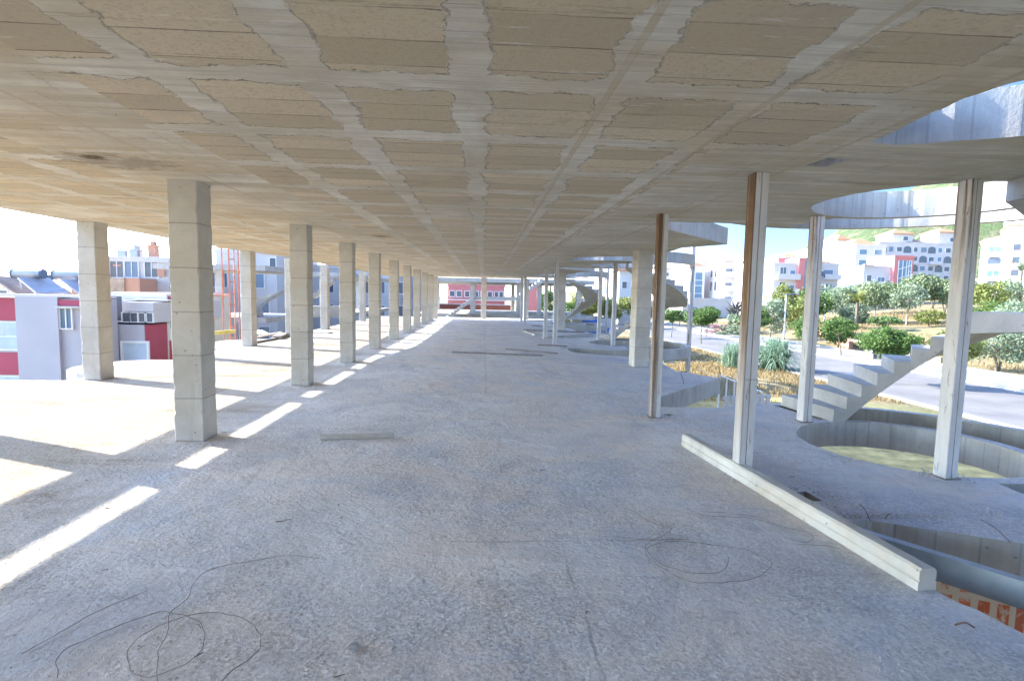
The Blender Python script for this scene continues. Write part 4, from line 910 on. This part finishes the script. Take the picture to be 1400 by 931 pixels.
# pink and glass stair tower
Y = 112; r, x0, x1, zt = building('pink_glass_tower', 'salmon pink stair tower with a tall blue glass front', 1219, 1245, Y, 8.5, 352, -2, 'pink', group=GB)
MB().box(x0+.9, x1-.5, Y-.06, Y-.0015, -1.5, zt-.6).build('glass_front', M['glass_blue'], r)
mb = MB(); W = x1-x0-1.4
for t in (0, .33, .62, .8, 1): mb.box(x0+.9+W*t-.06, x0+.9+W*t+.06, Y-.14, Y-.061, -1.5, zt-.6)
for k in range(5): mb.obox((x0+.95, Y-.2, zt-2.5-k*2.0), (x1-.6, Y-.2, zt-1.6-k*2.0), .06, .12)
for k in range(9): mb.box(x0+.9+W*.8, x1-.5, Y-.15, Y-.061, zt-.7-k*1.15, zt-.6-k*1.15)
mb.build('mullions', M['frame'], r)
Y = 113; r, x0, x1, zt = building('white_house', 'white flat roofed house adjoining the pink tower on its left', 1178, 1217, Y, 17, 366, -2, group=GB)
win(r, 'f', x0+4.0, zt-3.4, 1.6, 1.4, x0, Y, 'glass_blue', sub=True); win(r, 'f', x0+1.3, zt-3.4, 1.0, 1.8, x0, Y); win(r, 'f', x0+6.4, zt-2.6, .8, .9, x0, Y)
for j in range(2): win(r, 's', Y+4+j*7, zt-3, 1.1, 1.2, x0, Y)
balcony(r, 'f', x0+.2, x0+5.4, zt-3.9, x0, Y, 1.2)
mb = MB().box(x0-.3, x0+2, Y-.5, Y+.0, zt+.46, zt+.7); mb.build('canopy', M['white'], r)
# left neighbour: mid house with rose tower
Y = 108; r, x0, x1, zt = building('white_house', 'white house with stacked balconies left of the pale post', 1056, 1092, Y, 16, 362, -2.5, group=GB)
for k in range(3):
    win(r, 'f', x0+1.9, zt-2.6-k*3, 1.3, 2.1, x0, Y, sub=True); win(r, 'f', x0+3.9, zt-2.4-k*3, 1.0, 1.3, x0, Y, 'glass_blue')
    if k < 3: balcony(r, 'f', x0+.3, x0+5, zt-2.8-k*3, x0, Y, 1.2)
    win(r, 's', Y+6, zt-2.4-k*3, 1.2, 1.2, x0, Y)
xa, xb = X_at(1087, Y), X_at(1102, Y); MB().box(xa, xb, Y-.6, Y+8, -2, zt+1.5).build('stair_tower', M['pink'], r)
MB().box(xa+1.3, xb-.15, Y-.66, Y-.602, -1, zt+.9).build('tower_glass', M['glass_blue'], r)
MB().box(X_at(1056, Y+6)+.3, X_at(1056, Y+6)+3.2, Y+5, Y+9, zt+.003, zt+1.9).build('roof_room', M['rose'], r)
Y = 112; r, x0, x1, zt = building('white_house', 'white house with a faded tile eave just right of the pale post', 1104, 1144, Y, 12, 362, -2.5, group=GB)
hip(r, x0+.4, x1-2, Y+1, Y+8, zt+.46, 1.3, 'tile')
for k in range(3): win(r, 'f', x1-2.3, zt-2.6-k*3, 2.0, 1.6, x0, Y, 'glass_blue'); balcony(r, 'f', x1-3.6, x1-.1, zt-2.9-k*3, x0, Y, 1.1); win(r, 'f', x0+2.6, zt-2.4-k*3, 1.0, 1.1, x0, Y)
Y = 124; r, x0, x1, zt = building('white_house', 'bright white low house between the tiled house and the flat roofed one', 1150, 1180, Y, 14, 372, -2.5, group=GB)
win(r, 'f', x0+2.5, zt-3, 1.2, 1.3, x0, Y); win(r, 's', Y+4, zt-3, 1.1, 1.2, x0, Y); MB().box(x0-.4, x0+2.2, Y-1, Y-.13, zt-1.6, zt-1.4).build('eave', M['tile_dim'], r)
# villas at left of the long post
Y = 118; r, x0, x1, zt = building('white_villa', 'three storey white villa with narrow paired windows seen over the street trees', 985, 1003, Y, 22, 361, -2.5, group=GB)
for k in range(3):
    for t in (3, 5.3, 10.5, 12.4, 16.5): win(r, 's', Y+t, zt-2.7-k*3.1, .75, 1.9 if k < 2 else 1.0, x0, Y, 'glass', 'tile_dim')
    win(r, 'f', x0+1.6, zt-2.6-k*3.1, 1.5, 1.6, x0, Y); balcony(r, 'f', x0+.5, x1-.1, zt-2.7-k*3.1, x0, Y, 1)
hip(r, x0+1.2, x1, Y+1, Y+7, zt+.46, 1.1, 'tile_dim')
MB().box(x0+.8, x0+1.5, Y+12, Y+12.8, zt+.001, zt+1.7).build('chimney', M['white'], r)
Y = 113; r, x0, x1, zt = building('white_villa', 'bright white windowless villa wing behind the long rusty stained post', 1016, 1040, Y, 12, 362, -2.5, group=GB)
hip(r, x0, x1, Y+1, Y+9, zt+.46, 1.2, 'tile_dim'); win(r, 'f', x0+2, zt-6, 1.2, 2, x0, Y)
Y = 122; r, x0, x1, zt = building('white_villa', 'white villa with a tall dark glazed stair right of the outside steel post', 944, 962, Y, 14, 366, -2.5, group=GB)
MB().box(x0+.9, x0+2.6, Y-.05, Y-.0015, -.5, zt-1.2).build('stair_glass', M['glass_blue'], r)
for k in range(3): win(r, 'f', x1-1.4, zt-2.8-k*3, 1.7, 1.7, x0, Y)
hip(r, x0, x1-.2, Y+1, Y+6, zt+.46, 1.1, 'tile')
Y = 106; r, x0, x1, zt = building('garden_wall_house', 'low white annex and garden wall before the villas', 934, 1000, Y, 6, 410, -3, group=GB)
win(r, 'f', x0+2.3, -1.9, 1.4, 1.9, x0, Y, 'glass_blue', sub=True)
# right arcaded block
Y = 128; r, x0, x1, zt = building('arcaded_block', 'white arcaded block with brown shuttered windows at the right picture edge', 1371, 1420, Y, 12, 312, -3, 'white', group=GB); turn(r, x0, Y, -38)
for k in range(6):
    for j in range(5): win(r, 'f', x0+1.7+j*2.7, zt-5.4-k*3.1, 1.3, 1.4, x0, Y, 'glass', 'tile_dim')
hip(r, x0, x1, Y+.2, Y+10, zt+.46, 1.8, 'tile')
tw = MB().box(x0+.3, x0+7, Y+6, Y+12, zt+.003, zt+3.6).build('tower', M['white'], r); hip(tw, x0+.3, x0+7, Y+6, Y+12, zt+3.602, 1.6)
Y = 134; r, x0, x1, zt = building('arcaded_wing', 'white wing with arches and blue glazing just right of the thick steel post', 1342, 1371, Y, 10, 330, -3, group=GB)
turn(r, x0, Y, -38); W = x1-x0
for k in range(6):
    z = zt-2.9-k*3.1
    if k in (1, 3, 5): arch_win(r, x0+W*.3, z-.3, W*.45, 2.4, Y)
    else: win(r, 'f', x0+W*.3, z, W*.4, 1.5, x0, Y, 'glass_blue', sub=True)
    win(r, 'f', x0+W*.78, z, 1.4, 1.6, x0, Y, 'glass_blue'); balcony(r, 'f', x0+.2, x0+W*.55, z-.9, x0, Y, .9)
hip(r, x0, x1, Y+1, Y+9, zt+.46, 1.2, 'tile_dim')
Y = 190
for i, (a, b, yt) in enumerate(((1070, 1095, 352), (1300, 1330, 322), (1098, 1122, 346), (905, 925, 368))):
    r, x0, x1, zt = building('hillside_house', ['small far house over the roof of the balconied house', 'far white house at the back behind the thick steel post', 'far white house on the hillside over the tiled eave', 'far white house behind the pale concrete column'][i], a, b, Y+i*4, 14, yt, -4, group=GB)
    hip(r, x0, x1, Y+i*4, Y+i*4+12, zt+.46, 1.7, 'tile')
    for k in range(3):
        for j in range(2): win(r, 'f', x0+(x1-x0)*(j+.5)/2, zt-2.6-3*k, 1.4, 1.3, x0, Y+i*4)
        win(r, 's', Y+i*4+5, zt-2.6-3*k, 1.4, 1.3, x0, Y+i*4)
# far end: houses behind the row, at the far right of the hall
Y = 92; r, x0, x1, zt = building('white_house', 'white house with an orange tiled roof behind the farthest stair', 846, 868, Y, 10, 374, -3, group=GB)
hip(r, x0, x1, Y, Y+9, zt+.46, 1.5); [win(r, 'f', x0+.9+j*1.6, zt-2.5, .8, 1.1, x0, Y) for j in range(2)]
Y = 120; r, x0, x1, zt = building('white_house', 'far white house seen inside the bend of the farthest stair', 826, 843, Y, 10, 383, -3, group=GB); win(r, 'f', x0+1.5, zt-2.4, 1, 1.2, x0, Y)
# pink blocks at the far end
Y = 100; r, x0, x1, zt = building('pink_block', 'wide dusty pink block with square windows framed by the far end of the hall', 612, 690, Y, 10, 391, -6, 'rose', group='pink blocks at the far end')
W = x1-x0
for k in range(2):
    for t in (.08, .2, .34, .5, .62, .74, .86, .93): win(r, 'f', x0+W*t, zt-1.9-k*2.6, .8 if t > .25 else .9, 1.0, x0, Y)
MB().box(x0-.3, x1+.3, Y-.5, Y-.13, zt-2.6, zt-2.4).build('string_course', M['white'], r)
for t in (.2, .3, .32, .42): MB().box(x0+W*t, x0+W*t+.12, Y+1, Y+1.12, zt+.003, zt+1.9).build('antenna_mast', M['frame'], r)
Y = 98; r, x0, x1, zt = building('pink_block', 'tall pink block seen between the far thin steel posts and the end column', 716, 741, Y, 9, 384, -6, 'pink', group='pink blocks at the far end')
win(r, 'f', x0+2.8, zt-3, .7, 1.2, x0, Y)
r = empty('boundary_wall', (0, 0, 0), 0, 'long orange red wall at the far end under the wide pink block', 'wall'); MB().box(X_at(597, 84), X_at(702, 84), 84, 84.3, -6, Z_at(650, 417, 84)).build('wall', M['orange_wall'], r)
MB().box(X_at(597, 84)-.1, X_at(702, 84)+.1, 83.95, 84.35, Z_at(650, 417, 84)+.001, Z_at(650, 417, 84)+.12).build('coping', M['white'], r)
# ------------------------------------------------------------ next concrete frame beyond the end of the floor
def frame_block(label, x0, x1, y0, y1, cols, z_slab=(0, ROOF), lower=True):
    r = empty('unfinished_building', (0, 0, 0), 0, label, 'building')
    for z in z_slab: MB().box(x0, x1, y0, y1, z-(.3 if z == 0 else 0), z+(.32 if z else -.0)).build('slab', M['edge'], r)
    for (x, y) in cols: MB().box(x-.17, x+.17, y-.17, y+.17, 0.001, ROOF-.001).build('column', M['column'], r)
    for (x, y) in cols:
        if lower: MB().box(x-.17, x+.17, y-.17, y+.17, -5, -.301).build('column', M['column'], r)
    return r
r = frame_block('second bare concrete frame standing beyond the far end of the floor', -5.5, 9.0, 43.5, 56, [(-4.6, 44.5), (-.9, 44.5), (-.9, 50), (2.9, 44.5), (3.3, 45.6), (4.6, 44.3), (-4.6, 55), (7.9, 44.5), (7.9, 55), (3.0, 55)], z_slab=(-.25, ROOF-.15))
def straight_flight(parent, x0, z0, x1, z1, y0, y1, n, name='stair_flight'):
    mb = MB(); dx = (x1-x0)/n; dz = (z1-z0)/n
    top = []
    for i in range(n): top += [(x0+dx*i, z0+dz*(i+1)), (x0+dx*(i+1), z0+dz*(i+1))]
    prof = [(x0, z0)] + top + [(x1, z1-.25), (x0+dx*.8, z0-.05)]
    k = len(prof); mb.v = [(x, y0, z) for x, z in prof] + [(x, y1, z) for x, z in prof]; mb.f = [tuple(range(k)), tuple(range(2*k-1, k-1, -1))] + [(i, i+k, (i+1) % k+k, (i+1) % k) for i in range(k)]; mb.m = [0]*len(mb.f)
    o = mb.build(name, M['stair'], parent); bm = bmesh.new(); bm.from_mesh(o.data); bmesh.ops.recalc_face_normals(bm, faces=bm.faces); bm.to_mesh(o.data); bm.free(); return o
straight_flight(r, -2.9, -.25, -.7, 1.5, 41.6, 43.3, 10); straight_flight(r, 2.6, 1.5, 4.6, 2.9, 42.2, 43.3, 8)
MB().box(-.7, 2.6, 42.2, 43.3, 1.25, 1.5).build('landing', M['stair'], r)
# parallel concrete frame on the left
r = frame_block('bare concrete frame of the neighbouring building at left, before the white block', -19.5, -13.0, 33, 40, [(-18.6, 33.6), (-15.9, 33.6), (-14.2, 33.6), (-13.6, 39), (-18.6, 39)])
for yy in (46, 56): pass
r2 = frame_block('farther part of the bare left frame, seen between the two column rows', -13.2, -10.3, 42, 60, [(-12.6, 43), (-12.6, 49), (-11.0, 43), (-11.0, 49), (-12.6, 55), (-11, 58)], lower=False)
MB().box(-13.0, -10.6, 41.0, 41.9, -.3, .55).build('parapet', M['edge'], r2)
straight_flight(r2, -12.8, 1.2, -11.2, 2.7, 41.0, 41.9, 8)
def half_ring(parent, cx, cy, r0, r1, a0, a1, z0, z1):
    mb = MB(); n = 16
    for i in range(n):
        t0, t1 = a0+(a1-a0)*i/n, a0+(a1-a0)*(i+1)/n; za, zb_ = z0+(z1-z0)*i/n, z0+(z1-z0)*(i+1)/n
        q = [(cx+R_*cos(radians(t)), cy+R_*sin(radians(t)), zz) for t, zz in ((t0, za), (t1, zb_)) for R_ in (r0, r1)]
        vs = [(x, y, z) for x, y, z in q] + [(x, y, z+.3) for x, y, z in q]
        mb.add(vs, [(0, 1, 3, 2), (4, 6, 7, 5), (0, 2, 6, 4), (1, 5, 7, 3)] + ([(0, 4, 5, 1)] if i == 0 else []) + ([(2, 3, 7, 6)] if i == n-1 else []))
    return mb.build('winding_flight', M['stair'], parent)
half_ring(r, -13.1, 35.5, 1.1, 2.2, 230, 90, 0, 1.5)
# railing dark, blue-grey, low at left frame
rr = empty('railing', (-14.9, 31.5, -3.4), 0, 'dark blue railing below the neighbouring bare frame', 'railing')
for k in range(9): MB().box(-1.6+k*.4, -1.56+k*.4, 0, .04, 0, 2.2).build('baluster', M['rail'], rr)
MB().box(-1.65, 1.7, -.01, .05, 2.2, 2.27).build('handrail', M['rail'], rr)
# white block behind
def bld2(name, label, px0, px1, Y, depth, ytop, zb, wall, **k):
    return building(name, label, px0, px1, Y, depth, ytop, zb, wall, **k)
Y = 58; r, x0, x1, zt = bld2('white_block', 'tall white block behind the scaffold and the neighbouring frame', 296, 379, Y, 14, 346, -8, 'white', group='buildings on the left')
for px, z in ((300, 1.9), (355, 1.9), (300, -1.0), (361, -1.2), (345, -1.0), (312, -3.6), (344, -3.8), (361, -3.8)): win(r, 'f', X_at(px, Y), z, 1.0 if px != 300 else 1.7, 1.6, x0, Y, 'glass_blue')
win(r, 'f', X_at(374, Y), 3.6, .6, 1.4, x0, Y)
Y = 70; r, x0, x1, zt = bld2('white_block', 'long pale blue white block seen between the column rows', 400, 540, Y, 14, 366, -8, 'white', group='buildings on the left')
for px in (420, 450, 505, 520, 545): 
    for k in range(2): win(r, 'f', X_at(px, Y), zt-3-k*3, 1.1, 1.4, x0, Y)
Y = 76; r, x0, x1, zt = bld2('crimson_block', 'narrow lilac block glimpsed between the fifth and sixth inner columns', 543, 572, Y, 10, 372, -8, 'grey', group='buildings on the left')
win(r, 'f', (x0+x1)/2, -.5, 1, 1.4, x0, Y)
# grey block with crimson panels in front
Y = 22.0
r = empty('apartment_block', (0, 0, 0), 0, 'lilac grey apartment block with crimson panels beyond the sunny left edge', 'building', 'buildings on the left')
xa, xb, xc = -24, X_at(20, Y), X_at(78, Y); zt = Z_at(50, 406, Y)
MB().box(xb, xc, Y, Y+9, -9, zt).build('wall', M['grey'], r)
MB().box(xa, xb-.001, Y+.25, Y+9, -9, zt-.05).build('wall', M['white'], r)
for k in range(4):
    z = zt-.05-k*2.15
    MB().box(xb-1.3, xb-.02, Y+.17, Y+.249, z-.9, z-.02).build('crimson_panel', M['red'], r)
    o = MB().box(xb-1.25, xb-.04, Y+.2, Y+.249, z-2.1, z-.93).build('window', M['frame'], r)
    for q in range(7): MB().box(xb-1.15, xb-.62, Y+.185, Y+.199, z-1.5+q*.075, z-1.45+q*.075).build('shutter_slat', M['shutter'], o) if q < 7 else 0
    MB().box(xb-1.15, xb-.1, Y+.184, Y+.1995, z-2.02, z-1.56).build('pane', M['shutter'], o); MB().box(xb-.58, xb-.1, Y+.184, Y+.1995, z-1.5, z-1.0).build('pane', M['shutter'], o)
xd = X_at(143, Y)
MB().box(xc+.001, xd, Y+.12, Y+.7, -9, zt-.05).build('wall', M['grey'], r)
MB().box(xc+.002, xd-.25, Y+.03, Y+.119, zt-.32, zt-.1).build('crimson_panel', M['red'], r)
MB().box(xd-.95, xd-.1, Y+.04, Y+.119, zt-1.9, zt-.4).build('crimson_panel', M['red'], r)
MB().box(xc+.005, xd-.9, Y-.12, Y+.119, zt-.40, zt-.34).build('canopy', M['white'], r)
win(r, 'f', X_at(87, Y), Z_at(87, 449, Y), .42, .78, 0, Y+.119, 'glass_blue', sub=True)
MB().box(xa, xd, Y+.0, Y+.7, zt+.001, zt+.1).build('coping', M['white'], r)
Y = 22.8
r = empty('apartment_wing', (0, 0, 0), 0, 'grey apartment wing with a glazed roof porch and crimson corner right of the cream column', 'building', 'buildings on the left')
xa, xb, xe = X_at(120, Y), X_at(196, Y), X_at(226, Y+3); zt = Z_at(170, 444, Y)
MB().box(xa+.2, xb, Y, Y+8, -9, zt).build('wall', M['grey'], r)
zr = Z_at(170, 408, Y); MB().box(xa+.2, xb-3.1, Y-.1, Y+8, zt+.001, zt+.08).build('sill', M['white'], r)
MB().box(xa, X_at(160, Y), Y+.3, Y+5, zt+.081, zr-.1).build('porch_wall', M['grey'], r)
win(r, 'f', X_at(152, Y), zt+.15, .55, 1.0, 0, Y+.3, 'glass', sub=False)
pw = MB().box(X_at(162, Y), X_at(205, Y), Y+.2, Y+6, zt+.55, zr-.15).build('porch_wall', M['white'], r)
for px in (168, 179, 191, 200): win(r, 'f', X_at(px, Y), zt+.12, .28, .36, 0, Y+.2, 'glass')
MB().box(X_at(162, Y), X_at(205, Y), Y+.25, Y+6, zt+.081, zt+.549).build('porch_base', M['white'], r)
MB().obox((X_at(160, Y), Y+2.5, zr-.05), (X_at(209, Y), Y+2.5, zr-.08), 3.0, .06).build('canopy', M['white'], r)
MB().box(xa, X_at(188, Y), Y+6.5, Y+8, zr-.04, zr+.25).build('crimson_panel', M['red'], r)
MB().box(xb+.001, xb+.04, Y, Y+1.5, -9, zt).build('crimson_panel', M['red'], r)
MB().box(xb-3, xb+.06, Y+1.51, Y+7.5, zt+.09, Z_at(210, 401, Y+1.5)).build('wall', M['white2'], r); MB().box(xb+.001, xb+.06, Y+1.51, Y+7.5, -9, zt+.089).build('wall', M['white2'], r)
for k in range(4):
    z = Z_at(210, 405, Y+1.5)-k*1.95; MB().box(xb+.061, xb+.09, Y+1.6, Y+2.9, z-.9, z).build('crimson_panel', M['red'], r)
    o = MB().box(xb+.061, xb+.08, Y+1.6, Y+2.9, z-1.9, z-.92).build('window', M['frame'], r); MB().box(xb+.081, xb+.09, Y+1.7, Y+2.8, z-1.4, z-1.0).build('pane', M['shutter'], o)
win(r, 'f', X_at(183, Y), Z_at(183, 492, Y), .95, .7, 0, Y, 'shutter'); win(r, 'f', X_at(152, Y), Z_at(152, 495, Y), .3, .6, 0, Y, 'glass_blue')
# peach terraces behind
Y = 50
r, x0, x1, zt = bld2('terrace_building', 'white and peach building with roof terraces behind the grey wing', 128, 232, Y, 14, 357, -9, 'white', group='buildings on the left')
MB().box(x0, X_at(216, Y), Y-2.5, Y-.13, -9, Z_at(170, 381, Y)).build('terrace', M['peach'], r)
MB().box(X_at(178, Y), X_at(197, Y), Y-2.6, Y-2.501, -9, Z_at(180, 381, Y)-.01).build('terrace_panel', M['tile_dim'], r)
for px, mt in ((162, 'glass'), (182, 'glass_blue'), (209, 'glass')): win(r, 'f', X_at(px, Y), Z_at(px, 379, Y), 1.1, 1.7, 0, Y, mt, sub=True)
MB().box(X_at(157, Y), X_at(168, Y), Y-.05, Y-.0015, Z_at(160, 364, Y)-.01, Z_at(160, 362, Y)).build('lintel', M['peach'], r)
MB().box(X_at(145, Y), X_at(150, Y), Y-.3, Y-.131, Z_at(145, 380, Y), zt).build('pillar', M['peach'], r)
MB().box(X_at(218, Y), X_at(228, Y), Y-.2, Y-.131, Z_at(220, 378, Y), Z_at(220, 366, Y)).build('peach_panel', M['peach'], r)
def flue(px, Y, zt, h, parent, mat):
    x = X_at(px, Y); MB().box(x-.35, x+.35, Y+2, Y+2.6, zt, zt+h).box(x-.45, x+.45, Y+1.9, Y+2.7, zt+h+.001, zt+h+.12).box(x-.2, x+.2, Y+2.1, Y+2.5, zt+h+.121, zt+h+.5).build('chimney', M[mat], parent)
flue(168, Y, zt+.46, .7, r, 'tank'); flue(191, Y, zt+.46, 1.1, r, 'peach')
for px in (158, 175): x = X_at(px, Y); MB().box(x-.35, x+.35, Y+1, Y+1.4, zt+.46, zt+1.1).build('air_unit', M['tank'], r)
Y = 60; r, x0, x1, zt = bld2('terrace_building', 'long low peach roofed building on the far left skyline', -60, 18, Y, 10, 391, -9, 'white2', group='buildings on the left')
win(r, 'f', X_at(6, Y), zt-1.2, .7, .8, 0, Y)
# solar water heaters on the near roof
def heater(px, Y, zroof, s, label, panel=True):
    x = X_at(px, Y); r = empty('solar_water_heater', (x, Y, zroof), 0, label, 'water heater', 'solar water heaters on the left roofs')
    n = 14; zc = 1.05*s; R_ = .24*s; L = .75*s; mb = MB(); mb.tube([(-L, 0, zc), (-L*.98, 0, zc), (L*.98, 0, zc), (L, 0, zc)], R_, n); mb.build('tank', M['tank'], r, smooth=False)
    [MB().tube([(e-.04, 0, zc), (e+.04, 0, zc)], R_*1.06, n).build('tank_cap', M['rail'], r) for e in (-L+.02, L-.02)]
    for sx in (-.5*s, .5*s): MB().tube([(sx, .1, 0), (sx, .05, zc-R_)], .025, 5).build('stand_leg', M['frame'], r)
    if panel: MB().obox((.35*s, -.1, zc-.25*s), (1.5*s, -.4, .06), 1.5*s, .07).build('solar_panel', M['panel'], r)
zt = Z_at(50, 405, 24)
heater(41, 23.5, zt+.1, .8, 'solar water heater with a big horizontal tank on the lilac grey block'); heater(53, 27, zt, .75, 'smaller solar heater behind the big tank on the left roof')
heater(98, 25, zt, .9, 'solar heater right beside the cream column')
heater(5, 30, zt, .6, 'low heater at the left picture edge', panel=False)
o = MB().obox((X_at(30, 24.5), 24.5, zt+.8), (X_at(66, 24.5), 24.5, zt+.02), 3, .05).build('sloping_roof_sheet', M['tile_dim']); tag(o, 'sloping grey sheet between the solar heaters on the left roof', 'roof sheet')
# ------------------------------------------------------------ orange scaffold tower
r = empty('scaffold_tower', (0, 0, 0), 0, 'orange steel ladder scaffold beside the sunlit column at left', 'scaffold')
sx0, sx1 = X_at(290, 17.4), X_at(313, 17.4); Ys = 17.4+1.4
sx0, sx1 = X_at(291, Ys), X_at(314, Ys)
for x in (sx0, sx1):
    for yy in (Ys, Ys+.7): MB().tube([(x, yy, -2.8), (x, yy, 3.2)], .024, 6).build('standard', M['orange_steel'], r)
for z in (3.05, 1.45): MB().tube([(sx0, Ys, z), (sx1, Ys, z)], .022, 6).build('ledger', M['orange_steel'], r)
for k in range(12): MB().tube([(sx1, Ys, -1.5+k*.38), (sx1+.16, Ys+.02, -1.5+k*.38)], .02, 5).build('rung', M['orange_steel'], r)
MB().tube([(sx1+.16, Ys+.02, -2.6), (sx1+.16, Ys+.02, 3.1)], .02, 5).build('standard', M['orange_steel'], r)
a = ony(286, 456, 18.0); b = ony(321, 453, 18.4)
tag(MB().obox(a, b, .1, .12).build('yellow_beam', M['yellow']), 'yellow formwork beam propped beside the scaffold', 'beam')
# low white wall with blue panels at far right of the floor
r = empty('boundary_wall', (0, 0, 0), 0, 'low white boundary wall with small blue panels beyond the farthest stair', 'wall')
xa, xb = X_at(784, 46), X_at(842, 46); zt = Z_at(812, 435, 46)
MB().box(xa, xb, 46, 46.3, GZ, zt).build('wall', M['white'], r); MB().box(xa-.1, xb+.1, 45.95, 46.35, zt+.001, zt+.13).build('coping', M['pave'], r)
for px, py in ((802, 440), (813, 440), (811, 453), (828, 451)): x, z = X_at(px, 46), Z_at(px, py, 46); MB().box(x-.35, x+.35, 45.9, 45.999, z-.2, z+.2).build('blue_panel', M['blue'], r)
S.render.engine = 'CYCLES'; S.cycles.max_bounces = 12; S.cycles.diffuse_bounces = 6
